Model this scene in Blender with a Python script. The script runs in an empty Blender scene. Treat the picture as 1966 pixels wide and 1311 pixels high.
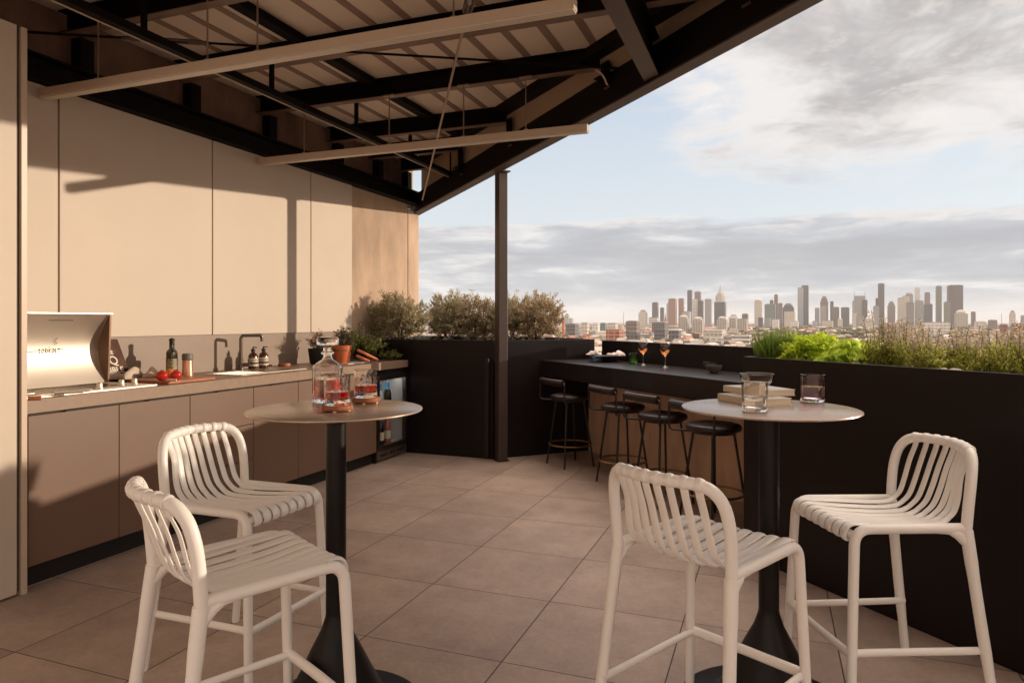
import bpy, math, random
import numpy as np
from mathutils import Vector, Matrix
R_ = math.radians
PI = math.pi
sc = bpy.context.scene
# ------------------------------------------------------------------ camera
F0, CX, HY, HC = 1320.0, 983.0, 617.0, 1.286
YAW = math.atan(500/1320.0)
cam = bpy.data.cameras.new('camera'); camo = bpy.data.objects.new('camera', cam)
sc.collection.objects.link(camo); sc.camera = camo
camo.location = (0, 0, HC); camo.rotation_euler = (PI/2, 0, YAW)
cam.sensor_width = 36; cam.lens = 36*F0/1966
cam.shift_x = 0; cam.shift_y = -(655.5-HY)/1966
cam.clip_start = 0.05; cam.clip_end = 60000
sc.render.resolution_x = 1024; sc.render.resolution_y = 682
# ------------------------------------------------------------------ light
SUN_EL = R_(9.0)
SUN_V = Vector((1.6, 0.94, 0)).normalized()*math.cos(SUN_EL) + Vector((0, 0, math.sin(SUN_EL)))
SUN_AZ = math.atan2(SUN_V.x, SUN_V.y)
sl = bpy.data.lights.new('sun', 'SUN'); so = bpy.data.objects.new('sun', sl)
sc.collection.objects.link(so)
sl.energy = 2.85; sl.angle = R_(0.6); sl.color = (1.0, 0.82, 0.63)
so.rotation_euler = SUN_V.to_track_quat('Z', 'Y').to_euler()
so.location = (6, 4, 6)
sc.view_settings.view_transform = 'Standard'; sc.view_settings.look = 'None'
sc.view_settings.gamma = 1; sc.view_settings.use_curve_mapping = False
sc.view_settings.exposure = 0.36

W = bpy.data.worlds.new('World'); sc.world = W; W.use_nodes = True
def build_world():
    nt = W.node_tree; nt.nodes.clear(); N = nt.nodes; L = nt.links
    def math_(op, a, b=None, c=None):
        n = N.new('ShaderNodeMath'); n.operation = op
        for i, v in enumerate((a, b, c)):
            if v is None: continue
            if isinstance(v, (int, float)): n.inputs[i].default_value = v
            else: L.new(v, n.inputs[i])
        return n.outputs[0]
    def sstep(x, a, b):
        n = N.new('ShaderNodeMapRange'); n.interpolation_type = 'SMOOTHSTEP'
        L.new(x, n.inputs[0]); n.inputs[1].default_value = a; n.inputs[2].default_value = b
        n.inputs[3].default_value = 0; n.inputs[4].default_value = 1
        return n.outputs[0]
    def mix(f, a, b):
        n = N.new('ShaderNodeMix'); n.data_type = 'RGBA'; n.clamp_factor = True
        if isinstance(f, (int, float)): n.inputs[0].default_value = f
        else: L.new(f, n.inputs[0])
        for s, v in ((6, a), (7, b)):
            if isinstance(v, tuple): n.inputs[s].default_value = v + (1,)
            else: L.new(v, n.inputs[s])
        return n.outputs[2]
    def noise(vec, scale, det, rough=.55, dist=0):
        n = N.new('ShaderNodeTexNoise'); L.new(vec, n.inputs['Vector'])
        n.inputs['Scale'].default_value = scale; n.inputs['Detail'].default_value = det
        n.inputs['Roughness'].default_value = rough; n.inputs['Distortion'].default_value = dist
        return n.outputs[0]
    tc = N.new('ShaderNodeTexCoord')
    sep = N.new('ShaderNodeSeparateXYZ'); L.new(tc.outputs['Generated'], sep.inputs[0])
    x, y, z = sep.outputs
    sky = N.new('ShaderNodeTexSky'); sky.sky_type = 'NISHITA'; sky.sun_disc = False
    sky.sun_elevation = SUN_EL; sky.sun_rotation = SUN_AZ
    sky.altitude = 50; sky.air_density = 1.0; sky.dust_density = 1.6; sky.ozone_density = 1.2
    nis = N.new('ShaderNodeVectorMath'); nis.operation = 'SCALE'; L.new(sky.outputs[0], nis.inputs[0]); nis.inputs[3].default_value = 0.10
    # high thin veil whitens the blue of the physical sky
    zc = math_('MAXIMUM', z, 0.0)
    veil = mix(sstep(zc, 0.05, 0.5), (0.86, 0.92, 0.97), (0.56, 0.68, 0.86))
    base = mix(0.72, nis.outputs[0], veil)
    # cloud deck coordinates: a flat layer seen in perspective
    den = math_('ADD', zc, 0.10)
    cmb = N.new('ShaderNodeCombineXYZ')
    L.new(math_('DIVIDE', x, den), cmb.inputs[0]); L.new(math_('DIVIDE', y, den), cmb.inputs[1])
    P = cmb.outputs[0]
    # side = how far to the right of the view (towards the sun)
    side = math_('ADD', math_('MULTIPLY', x, 0.935), math_('MULTIPLY', y, 0.354))
    # stretched coordinates for horizon banks
    cm2 = N.new('ShaderNodeCombineXYZ')
    L.new(x, cm2.inputs[0]); L.new(y, cm2.inputs[1]); L.new(math_('MULTIPLY', z, 6.0), cm2.inputs[2])
    Q = cm2.outputs[0]
    nb = noise(Q, 3.2, 7, .58, .3)
    nb2 = noise(Q, 9.0, 6, .6)
    # bank: elevation below ~8.5 deg, edge ragged
    edge = math_('ADD', math_('ADD', 0.138, math_('MULTIPLY', math_('SUBTRACT', nb, .5), 0.05)), math_('MULTIPLY', math_('SUBTRACT', nb2, .5), 0.030))
    bank = math_('SUBTRACT', 1.0, sstep(math_('SUBTRACT', zc, edge), -0.007, 0.005))
    # billows inside the bank, flattened by perspective
    cm3 = N.new('ShaderNodeCombineXYZ')
    L.new(x, cm3.inputs[0]); L.new(y, cm3.inputs[1]); L.new(math_('MULTIPLY', z, 6.5), cm3.inputs[2])
    ns = noise(cm3.outputs[0], 5.2, 10, .60, .25)
    cm4 = N.new('ShaderNodeCombineXYZ')
    L.new(x, cm4.inputs[0]); L.new(y, cm4.inputs[1]); L.new(math_('ADD', math_('MULTIPLY', z, 6.5), -.045), cm4.inputs[2])
    ns2 = noise(cm4.outputs[0], 5.2, 10, .60, .25)
    lit = sstep(math_('SUBTRACT', ns, ns2), -0.01, 0.10)
    bankcol = mix(sstep(ns, 0.36, 0.62), (0.58, 0.60, 0.63), (0.45, 0.47, 0.51))
    bankcol = mix(math_('MULTIPLY', lit, .0), bankcol, (0.86, 0.82, 0.79))
    bankcol = mix(math_('MULTIPLY', math_('SUBTRACT', 1.0, sstep(ns, 0.34, 0.47)), .8), bankcol, (0.84, 0.82, 0.80))
    # darker underside band in the middle of the bank, lit top rim
    mid = math_('MULTIPLY', sstep(zc, 0.045, 0.085), math_('SUBTRACT', 1.0, sstep(zc, 0.10, 0.125)))
    bankcol = mix(math_('MULTIPLY', mid, math_('MULTIPLY', sstep(nb, .38, .62), .75)), bankcol, (0.43, 0.435, 0.46))
    rim = sstep(math_('SUBTRACT', zc, edge), -0.022, -0.004)
    bankcol = mix(math_('MULTIPLY', math_('MULTIPLY', rim, sstep(nb2, .42, .6)), .8), bankcol, (0.84, 0.80, 0.78))
    low = math_('SUBTRACT', 1.0, sstep(zc, 0.004, 0.05))
    bankcol = mix(math_('MULTIPLY', low, .55), bankcol, (0.80, 0.77, 0.74))
    # upper broken clouds: more of them to the right and higher up
    nu = noise(P, 0.60, 3, .5, .25)
    nu2 = noise(P, 2.3, 10, .62, .35)
    bias = math_('ADD', math_('MULTIPLY', sstep(side, 0.02, 0.60), 0.25), math_('MULTIPLY', sstep(zc, 0.15, 0.45), 0.13))
    dens = math_('ADD', math_('ADD', math_('MULTIPLY', nu, .68), math_('MULTIPLY', nu2, .32)), bias)
    up = math_('MULTIPLY', sstep(dens, 0.615, 0.70), sstep(zc, 0.15, 0.24))
    # lit from the low sun on the right: compare the density a little way toward the sun
    off = N.new('ShaderNodeVectorMath'); off.operation = 'ADD'; L.new(P, off.inputs[0]); off.inputs[1].default_value = (.10, .06, 0)
    nl = noise(off.outputs[0], 2.3, 6, .6, .35)
    rel = math_('SUBTRACT', nu2, nl)
    shade = sstep(math_('ADD', math_('SUBTRACT', dens, math_('MULTIPLY', rel, .0)), math_('MULTIPLY', math_('SUBTRACT', nu2, .5), .55)), 0.66, 0.90)
    upcol = mix(shade, (0.80, 0.77, 0.755), (0.46, 0.44, 0.44))
    upcol = mix(math_('MULTIPLY', sstep(rel, .02, .16), .5), upcol, (0.90, 0.84, 0.80))
    # small isolated puffs
    npf = noise(Q, 5.0, 6, .55, .1)
    puff = math_('MULTIPLY', sstep(npf, .60, .70), math_('MULTIPLY', sstep(zc, .15, .19), math_('SUBTRACT', 1.0, sstep(zc, .25, .33))))
    c = mix(math_('MULTIPLY', puff, .7), base, (0.70, 0.67, 0.66))
    c = mix(up, c, upcol)
    c = mix(bank, c, bankcol)
    # evening glow of the sky round the sun's azimuth
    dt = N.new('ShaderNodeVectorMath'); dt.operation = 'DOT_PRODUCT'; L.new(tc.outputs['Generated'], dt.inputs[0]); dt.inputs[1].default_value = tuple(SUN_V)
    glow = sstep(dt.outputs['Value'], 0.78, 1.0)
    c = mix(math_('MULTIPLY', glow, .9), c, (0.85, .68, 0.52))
    # warm fill light added to the unseen sky opposite and behind the camera
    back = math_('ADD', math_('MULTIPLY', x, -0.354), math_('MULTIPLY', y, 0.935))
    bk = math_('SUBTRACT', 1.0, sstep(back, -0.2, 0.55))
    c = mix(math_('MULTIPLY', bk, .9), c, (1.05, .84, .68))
    # bright fill light added to the unseen sky high overhead, out of frame
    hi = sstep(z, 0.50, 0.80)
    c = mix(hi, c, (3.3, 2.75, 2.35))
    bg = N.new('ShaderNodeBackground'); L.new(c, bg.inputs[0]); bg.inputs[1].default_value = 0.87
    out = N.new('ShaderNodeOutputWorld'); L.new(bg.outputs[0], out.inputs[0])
build_world()

# ------------------------------------------------------------------ projection helpers (photo pixel -> world point)
Fv = Vector((-math.sin(YAW), math.cos(YAW), 0)); Rv = Vector((math.cos(YAW), math.sin(YAW), 0)); Cv = Vector((0, 0, HC))
def ray(u, v): return Fv*F0 + Rv*(u-CX) + Vector((0, 0, HY-v))
def atz(u, v, z): d = ray(u, v); return Cv + d*((z-HC)/d.z)
def atx(u, v, x): d = ray(u, v); return Cv + d*(x/d.x)
def aty(u, v, y): d = ray(u, v); return Cv + d*(y/d.y)
def atD(u, v, D): return Cv + ray(u, v)*(D/F0)
def ats(u, v, s): d = ray(u, v); return Cv + d*(s/(d.x+d.y))      # plane x + y = s

# ------------------------------------------------------------------ materials
MATS = {}
def mat(name, col, rough=.5, metal=0., noise=0., nscale=4., bump=0., bscale=60., spec=.5, trans=0., ior=1.45, coat=0., stretch=(1, 1, 1), col2=None, nlo=.3, nhi=.7, sheen=0., sss=0., alpha=1, emit=None, es=0, rnoise=0.):
    if name in MATS: return MATS[name]
    m = bpy.data.materials.new(name); m.use_nodes = True; nt = m.node_tree; b = nt.nodes['Principled BSDF']
    b.inputs['Base Color'].default_value = tuple(col)+(1,)
    b.inputs['Roughness'].default_value = rough; b.inputs['Metallic'].default_value = metal
    b.inputs['Specular IOR Level'].default_value = spec
    b.inputs['Transmission Weight'].default_value = trans; b.inputs['IOR'].default_value = ior
    b.inputs['Coat Weight'].default_value = coat
    if emit: b.inputs['Emission Color'].default_value = tuple(emit)+(1,); b.inputs['Emission Strength'].default_value = es
    m.diffuse_color = tuple(col)+(1,)
    if noise or bump or col2 or rnoise:
        tc = nt.nodes.new('ShaderNodeTexCoord'); mp = nt.nodes.new('ShaderNodeMapping'); mp.inputs['Scale'].default_value = stretch
        nt.links.new(tc.outputs['Object'], mp.inputs[0])
    if noise or col2 or rnoise:
        n = nt.nodes.new('ShaderNodeTexNoise'); n.inputs['Scale'].default_value = nscale; n.inputs['Detail'].default_value = 6; n.inputs['Roughness'].default_value = .6
        nt.links.new(mp.outputs[0], n.inputs['Vector'])
        mr = nt.nodes.new('ShaderNodeMapRange'); mr.inputs[1].default_value = nlo; mr.inputs[2].default_value = nhi
        nt.links.new(n.outputs[0], mr.inputs[0])
        if noise or col2:
            mx = nt.nodes.new('ShaderNodeMix'); mx.data_type = 'RGBA'
            nt.links.new(mr.outputs[0], mx.inputs[0])
            mx.inputs[6].default_value = tuple(c*(1-noise) for c in col)+(1,)
            mx.inputs[7].default_value = (tuple(col2) if col2 else tuple(min(1, c*(1+noise)) for c in col))+(1,)
            nt.links.new(mx.outputs[2], b.inputs['Base Color'])
        if rnoise:
            m2 = nt.nodes.new('ShaderNodeMapRange'); nt.links.new(n.outputs[0], m2.inputs[0]); m2.inputs[1].default_value = .3; m2.inputs[2].default_value = .7
            m2.inputs[3].default_value = max(.02, rough-rnoise); m2.inputs[4].default_value = min(1, rough+rnoise)
            nt.links.new(m2.outputs[0], b.inputs['Roughness'])
    if bump:
        n2 = nt.nodes.new('ShaderNodeTexNoise'); n2.inputs['Scale'].default_value = bscale; n2.inputs['Detail'].default_value = 4
        nt.links.new(mp.outputs[0], n2.inputs['Vector'])
        bp = nt.nodes.new('ShaderNodeBump'); bp.inputs['Strength'].default_value = bump; bp.inputs['Distance'].default_value = .01
        nt.links.new(n2.outputs[0], bp.inputs['Height']); nt.links.new(bp.outputs[0], b.inputs['Normal'])
    MATS[name] = m
    return m
def leafmat(name, c1, c2, trans=.35, rough=.5):
    """foliage: colour varies leaf by leaf, light passes partly through"""
    if name in MATS: return MATS[name]
    m = bpy.data.materials.new(name); m.use_nodes = True; nt = m.node_tree; b = nt.nodes['Principled BSDF']; o = nt.nodes['Material Output']
    g = nt.nodes.new('ShaderNodeNewGeometry'); mx = nt.nodes.new('ShaderNodeMix'); mx.data_type = 'RGBA'
    nt.links.new(g.outputs['Random Per Island'], mx.inputs[0])
    mx.inputs[6].default_value = tuple(c1)+(1,); mx.inputs[7].default_value = tuple(c2)+(1,)
    nt.links.new(mx.outputs[2], b.inputs['Base Color']); b.inputs['Roughness'].default_value = rough; b.inputs['Specular IOR Level'].default_value = .35
    t = nt.nodes.new('ShaderNodeBsdfTranslucent'); nt.links.new(mx.outputs[2], t.inputs[0])
    ms = nt.nodes.new('ShaderNodeMixShader'); ms.inputs[0].default_value = trans
    nt.links.new(b.outputs[0], ms.inputs[1]); nt.links.new(t.outputs[0], ms.inputs[2]); nt.links.new(ms.outputs[0], o.inputs[0])
    m.diffuse_color = tuple(c1)+(1,)
    MATS[name] = m; return m

M = dict(
 panel=mat('cream cladding', (.59, .495, .405), .55, noise=.04, nscale=1.2, bump=.03, bscale=90),
 panel_edge=mat('panel edge', (.10, .075, .055), .7),
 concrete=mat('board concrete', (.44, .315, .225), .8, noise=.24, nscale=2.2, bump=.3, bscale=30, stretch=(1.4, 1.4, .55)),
 concrete2=mat('bar concrete', (.60, .385, .26), .8, noise=.25, nscale=2.2, bump=.3, bscale=30, stretch=(2.5, 2.5, .5)),
 splash=mat('splashback stone', (.27, .20, .152), .45, noise=.05, nscale=8),
 counter=mat('stone counter', (.27, .18, .125), .42, noise=.10, nscale=25, rnoise=.06),
 door=mat('cabinet laminate', (.175, .104, .070), .42, noise=.03, nscale=2, rnoise=.05),
 kick=mat('black kickboard', (.008, .006, .006), .6),
 planter=mat('dark planter metal', (.007, .003, .003), .42, noise=.12, nscale=1.5, rnoise=.08, bump=.015, bscale=6, spec=.35),
 bartop=mat('dark bar top', (.018, .012, .011), .30, coat=.3),
 steel=mat('black steel paint', (.006, .003, .0025), .65, noise=.2, nscale=5, spec=.15),
 steel_grey=mat('grey steel paint', (.085, .055, .045), .5, noise=.1, nscale=4),
 post=mat('bronze post paint', (.055, .036, .030), .42, noise=.1, nscale=4),
 sheet=mat('cream roof sheet', (.72, .61, .51), .45, noise=.06, nscale=2),
 rib=mat('roof sheet rib', (.26, .175, .14), .55),
 flange=mat('bounce lit flange', (.17, .105, .075), .45, noise=.3, nscale=6, stretch=(1, 4, 4)),  # purlin undersides: bounce light put into a paler brown
 fascia=mat('tan infill panel', (.36, .25, .17), .6, noise=.08, nscale=2),
 light=mat('white aluminium', (.58, .45, .34), .4),
 lens=mat('lamp diffuser', (.62, .54, .45), .35),
 rod=mat('galvanised rod', (.36, .27, .20), .38, .8),
 white=mat('white resin', (.90, .86, .81), .34, noise=.02, nscale=3, bump=.03, bscale=180, spec=.5),
 black=mat('black metal', (.012, .009, .009), .38),
 leather=mat('dark leather', (.020, .010, .009), .40, noise=.15, nscale=12, bump=.12, bscale=90),
 brass=mat('worn brass', (.30, .17, .075), .42, 1.),
 tabletop=mat('brown powder coat', (.46, .345, .265), .27, .45, spec=.6),
 pedestal=mat('black pedestal', (.007, .0045, .004), .40, spec=.3, rnoise=.04, nscale=6, noise=.05),
 ssteel=mat('stainless steel', (.80, .72, .62), .50, 1., rnoise=.03, nscale=6),
 glass=mat('clear glass', (1, .985, .97), .02, trans=1, ior=1.38),
 pinkglass=mat('pink glass', (1, .88, .91), .03, trans=1, ior=1.36),
 greenglass=mat('green glass', (.52, .85, .36), .04, trans=1, ior=1.45),
 amber=mat('red spirit', (.74, .055, .02), .0, trans=1, ior=1.36),
 wine=mat('rose wine', (.92, .30, .09), .0, trans=1, ior=1.34),
 water=mat('water', (1, 1, 1), .0, trans=1, ior=1.33),
 wood=mat('red wood', (.36, .125, .06), .45, noise=.3, nscale=10, stretch=(1, 6, 1), bump=.05),
 board=mat('board wood', (.42, .15, .07), .5, noise=.3, nscale=9, stretch=(8, 1, 1), bump=.05),
 paper=mat('book pages', (.66, .55, .40), .8, noise=.12, nscale=3, stretch=(1, 1, 160)),
 cover=mat('book cover', (.66, .63, .60), .5),
 cloth=mat('linen cloth', (.55, .45, .37), .9, noise=.12, nscale=14, bump=.3, bscale=60),
 napkin=mat('white napkin', (.74, .66, .62), .85, bump=.2, bscale=50),
 plate=mat('dark stoneware', (.035, .022, .020), .35, noise=.2, nscale=20),
 bowl=mat('grey stoneware', (.085, .068, .062), .5, noise=.1, nscale=20),
 tomato=mat('tomato skin', (.55, .025, .015), .18, noise=.25, nscale=9),
 orange=mat('orange skin', (.75, .22, .03), .35, noise=.2, nscale=30, bump=.2),
 copper=mat('copper grinder', (.78, .42, .27), .3, .75),
 dkglass=mat('dark bottle', (.035, .028, .010), .12, coat=.5),
 amberb=mat('amber bottle', (.070, .018, .007), .12, coat=.5),
 label=mat('cream label', (.62, .53, .40), .6),
 labelblk=mat('black label', (.02, .02, .02), .6),
 terra=mat('terracotta enamel', (.62, .17, .07), .35, coat=.2),
 blackpot=mat('black pot', (.012, .010, .010), .5),
 soil=mat('soil', (.035, .022, .015), .95, noise=.4, nscale=30, bump=.8, bscale=60),
 stone=mat('pale pebble', (.50, .45, .38), .7, noise=.2, nscale=20),
 olive=leafmat('olive leaf', (.21, .195, .105), (.66, .57, .38), .42),
 oliver=leafmat('reddish leaf', (.24, .12, .065), (.40, .24, .15), .35),
 bark=mat('bark', (.085, .055, .038), .9, noise=.3, nscale=20),
 herb=leafmat('herb leaf', (.06, .085, .022), (.22, .22, .05), .35),
 herb2=leafmat('grey herb leaf', (.11, .10, .06), (.22, .17, .12), .3),
 chive=leafmat('chive leaf', (.10, .17, .025), (.24, .33, .05), .45),
 lettuce=leafmat('lettuce leaf', (.46, .64, .05), (.72, .82, .14), .6),
 parsley=leafmat('parsley leaf', (.36, .52, .03), (.70, .78, .08), .6),
 sage=leafmat('sage leaf', (.24, .28, .05), (.66, .62, .15), .55),
 flower=leafmat('flower spike', (.26, .20, .13), (.78, .66, .52), .45),
 stem=mat('green stem', (.12, .13, .04), .7),
)

def floor_material():
    m = bpy.data.materials.new('porcelain pavers'); m.use_nodes = True; nt = m.node_tree; N = nt.nodes; L = nt.links; b = N['Principled BSDF']
    tc = N.new('ShaderNodeTexCoord'); sp = N.new('ShaderNodeSeparateXYZ'); L.new(tc.outputs['Object'], sp.inputs[0])
    def mm(op, a, b_=None):
        n = N.new('ShaderNodeMath'); n.operation = op
        for i, v in enumerate((a, b_)):
            if v is None: continue
            if isinstance(v, (int, float)): n.inputs[i].default_value = v
            else: L.new(v, n.inputs[i])
        return n.outputs[0]
    px = mm('DIVIDE', mm('SUBTRACT', sp.outputs[0], .242), .6); py = mm('DIVIDE', mm('SUBTRACT', sp.outputs[1], .018), .6)
    # one tile joint every 0.6 m, 4 mm wide; joints along x are tighter, as laid
    def joint(p, w):
        f = mm('FRACT', p); d = mm('MINIMUM', f, mm('SUBTRACT', 1.0, f))
        n = N.new('ShaderNodeMapRange'); L.new(d, n.inputs[0]); n.inputs[1].default_value = w*.6; n.inputs[2].default_value = w*1.3; n.inputs[3].default_value = 1; n.inputs[4].default_value = 0
        return n.outputs[0]
    j = mm('MAXIMUM', joint(px, .0042), joint(py, .0036))
    cb = N.new('ShaderNodeCombineXYZ'); L.new(mm('FLOOR', px), cb.inputs[0]); L.new(mm('FLOOR', py), cb.inputs[1])
    wn = N.new('ShaderNodeTexWhiteNoise'); wn.noise_dimensions = '2D'; L.new(cb.outputs[0], wn.inputs['Vector'])
    n1 = N.new('ShaderNodeTexNoise'); n1.inputs['Scale'].default_value = 2.6; n1.inputs['Detail'].default_value = 9; n1.inputs['Roughness'].default_value = .68; n1.noise_dimensions = '4D'
    L.new(tc.outputs['Object'], n1.inputs['Vector']); L.new(mm('MULTIPLY', wn.outputs['Value'], 20), n1.inputs['W'])
    n2 = N.new('ShaderNodeTexNoise'); n2.inputs['Scale'].default_value = 45; n2.inputs['Detail'].default_value = 5; L.new(tc.outputs['Object'], n2.inputs['Vector'])
    mr = N.new('ShaderNodeMapRange'); mr.inputs[1].default_value = .33; mr.inputs[2].default_value = .70; L.new(mm('ADD', mm('MULTIPLY', n1.outputs[0], .8), mm('MULTIPLY', n2.outputs[0], .2)), mr.inputs[0])
    mx = N.new('ShaderNodeMix'); mx.data_type = 'RGBA'; L.new(mr.outputs[0], mx.inputs[0])
    mx.inputs[6].default_value = (.285, .208, .165, 1); mx.inputs[7].default_value = (.53, .405, .335, 1)
    hv = N.new('ShaderNodeHueSaturation'); L.new(mx.outputs[2], hv.inputs['Color'])
    v = N.new('ShaderNodeMapRange'); L.new(wn.outputs['Value'], v.inputs[0]); v.inputs[3].default_value = .90; v.inputs[4].default_value = 1.08; L.new(v.outputs[0], hv.inputs['Value'])
    mj = N.new('ShaderNodeMix'); mj.data_type = 'RGBA'; L.new(j, mj.inputs[0]); L.new(hv.outputs[0], mj.inputs[6]); mj.inputs[7].default_value = (.018, .011, .009, 1)
    L.new(mj.outputs[2], b.inputs['Base Color'])
    rr = N.new('ShaderNodeMapRange'); L.new(n1.outputs[0], rr.inputs[0]); rr.inputs[3].default_value = .44; rr.inputs[4].default_value = .62; L.new(rr.outputs[0], b.inputs['Roughness'])
    bp = N.new('ShaderNodeBump'); bp.inputs['Strength'].default_value = .35; bp.inputs['Distance'].default_value = .002
    L.new(mm('SUBTRACT', n2.outputs[0], mm('MULTIPLY', j, 3.0)), bp.inputs['Height']); L.new(bp.outputs[0], b.inputs['Normal'])
    return m
M['floor'] = floor_material()

def facade(name, wall, glassc, fh=7.0, fw=9.0, gap=.5, vgap=.25, rough=.5):
    """far building skin: floors and bays from object coordinates"""
    if name in MATS: return MATS[name]
    m = bpy.data.materials.new(name); m.use_nodes = True; nt = m.node_tree; N = nt.nodes; L = nt.links; b = N['Principled BSDF']
    tc = N.new('ShaderNodeTexCoord'); sp = N.new('ShaderNodeSeparateXYZ'); L.new(tc.outputs['Object'], sp.inputs[0])
    def mm(op, a, b_=None):
        n = N.new('ShaderNodeMath'); n.operation = op
        for i, v in enumerate((a, b_)):
            if v is None: continue
            if isinstance(v, (int, float)): n.inputs[i].default_value = v
            else: L.new(v, n.inputs[i])
        return n.outputs[0]
    geo = N.new('ShaderNodeNewGeometry'); sn = N.new('ShaderNodeSeparateXYZ'); L.new(geo.outputs['Normal'], sn.inputs[0])
    h = mm('FRACT', mm('DIVIDE', sp.outputs[2], fh)); a = mm('GREATER_THAN', h, gap)
    hz = mm('ADD', sp.outputs[0], mm('MULTIPLY', sp.outputs[1], .83)); bb = mm('GREATER_THAN', mm('FRACT', mm('DIVIDE', hz, fw)), vgap)
    w = mm('MULTIPLY', mm('MULTIPLY', a, bb), mm('LESS_THAN', mm('ABSOLUTE', sn.outputs[2]), .5))
    nz = N.new('ShaderNodeTexNoise'); nz.inputs['Scale'].default_value = .03; nz.inputs['Detail'].default_value = 3; L.new(tc.outputs['Object'], nz.inputs['Vector'])
    w2 = mm('MULTIPLY', w, mm('ADD', .45, nz.outputs[0]))
    mx = N.new('ShaderNodeMix'); mx.data_type = 'RGBA'; L.new(w2, mx.inputs[0]); mx.inputs[6].default_value = tuple(wall)+(1,); mx.inputs[7].default_value = tuple(glassc)+(1,)
    L.new(mx.outputs[2], b.inputs['Base Color']); b.inputs['Roughness'].default_value = rough; b.inputs['Specular IOR Level'].default_value = .3
    m.diffuse_color = tuple(wall)+(1,)
    MATS[name] = m; return m

# ------------------------------------------------------------------ mesh builder
col = sc.collection
class MB:
    def __init__(s): s.v = []; s.f = []; s.m = []; s.mi = 0
    def add(s, vs, fs):
        o = len(s.v); s.v += [tuple(map(float, v)) for v in vs]; s.f += [tuple(i+o for i in f) for f in fs]; s.m += [s.mi]*len(fs); return s
    def box(s, a, b):
        x0, y0, z0 = a; x1, y1, z1 = b
        if x0 > x1: x0, x1 = x1, x0
        if y0 > y1: y0, y1 = y1, y0
        if z0 > z1: z0, z1 = z1, z0
        return s.add([(x0, y0, z0), (x1, y0, z0), (x1, y1, z0), (x0, y1, z0), (x0, y0, z1), (x1, y0, z1), (x1, y1, z1), (x0, y1, z1)],
                     [(0, 3, 2, 1), (4, 5, 6, 7), (0, 1, 5, 4), (1, 2, 6, 5), (2, 3, 7, 6), (3, 0, 4, 7)])
    def obox(s, p, ex, ey, ez):
        """box from corner p along three edge vectors"""
        p, ex, ey, ez = map(Vector, (p, ex, ey, ez))
        if ex.cross(ey).dot(ez) < 0: p = p+ex; ex = -ex
        q = [p, p+ex, p+ex+ey, p+ey]; q += [k+ez for k in q]
        return s.add(q, [(0, 3, 2, 1), (4, 5, 6, 7), (0, 1, 5, 4), (1, 2, 6, 5), (2, 3, 7, 6), (3, 0, 4, 7)])
    def prism(s, pts, z0, z1):
        """vertical prism on a counter-clockwise plan polygon"""
        ar = sum(pts[i][0]*pts[(i+1) % len(pts)][1]-pts[(i+1) % len(pts)][0]*pts[i][1] for i in range(len(pts)))
        if ar < 0: pts = pts[::-1]
        n = len(pts)
        vs = [(p[0], p[1], z0) for p in pts]+[(p[0], p[1], z1) for p in pts]
        return s.add(vs, [tuple(range(n))[::-1], tuple(range(n, 2*n))]+[(i, (i+1) % n, n+(i+1) % n, n+i) for i in range(n)])
    def extr(s, prof, p0, p1, up=(0, 0, 1)):
        """profile (a,b) swept straight from p0 to p1; a = sideways, b = up"""
        p0, p1, up = Vector(p0), Vector(p1), Vector(up); d = (p1-p0).normalized(); sd = d.cross(up).normalized(); u2 = sd.cross(d)
        n = len(prof); vs = [p0+sd*a+u2*b for a, b in prof]+[p1+sd*a+u2*b for a, b in prof]
        return s.add(vs, [tuple(range(n))[::-1], tuple(range(n, 2*n))]+[(i, (i+1) % n, n+(i+1) % n, n+i) for i in range(n)])
    def tube(s, pts, r, seg=8, cap=True, flat=None):
        """round tube through points; r number or list; flat=(axis vector, ratio) squashes it"""
        pts = [Vector(p) for p in pts]; n = len(pts)
        rs = r if isinstance(r, (list, tuple)) else [r]*n
        tan = [(pts[min(i+1, n-1)]-pts[max(i-1, 0)]).normalized() for i in range(n)]
        ref = Vector((0, 0, 1)) if abs(tan[0].z) < .9 else Vector((1, 0, 0))
        if flat: ref = Vector(flat[0])
        nx = (ref-tan[0]*ref.dot(tan[0])).normalized(); vs = []
        for i in range(n):
            nx = (nx-tan[i]*nx.dot(tan[i])).normalized(); ny = tan[i].cross(nx)
            for k in range(seg):
                t = 2*PI*k/seg; a, b = math.cos(t), math.sin(t)
                if flat: b *= flat[1]
                vs.append(pts[i]+(nx*a+ny*b)*rs[i])
        fs = [(i*seg+k, i*seg+(k+1) % seg, (i+1)*seg+(k+1) % seg, (i+1)*seg+k) for i in range(n-1) for k in range(seg)]
        if cap: fs += [tuple(range(seg))[::-1], tuple(range((n-1)*seg, n*seg))]
        return s.add(vs, fs)
    def lathe(s, prof, c=(0, 0, 0), seg=32, sq=None, closed=False):
        """profile (r,z) turned round the vertical through c; r=0 closes it"""
        vs = []; fs = []; idx = []
        for r, z in prof:
            if r < 1e-6: idx.append([len(vs)]); vs.append((c[0], c[1], c[2]+z))
            else:
                st = len(vs)
                for k in range(seg):
                    t = 2*PI*(k+.5)/seg; q = 1
                    if sq: q = sq(t, z)
                    vs.append((c[0]+r*q*math.cos(t), c[1]+r*q*math.sin(t), c[2]+z))
                idx.append(list(range(st, st+seg)))
        prs = list(zip(idx[:-1], idx[1:]))
        if closed: prs.append((idx[-1], idx[0]))
        for a, b in prs:
            for k in range(seg):
                k2 = (k+1) % seg
                if len(a) == 1 and len(b) == 1: continue
                if len(a) == 1: fs.append((a[0], b[k2], b[k]))
                elif len(b) == 1: fs.append((a[k], a[k2], b[0]))
                else: fs.append((a[k], a[k2], b[k2], b[k]))
        return s.add(vs, fs)
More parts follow.
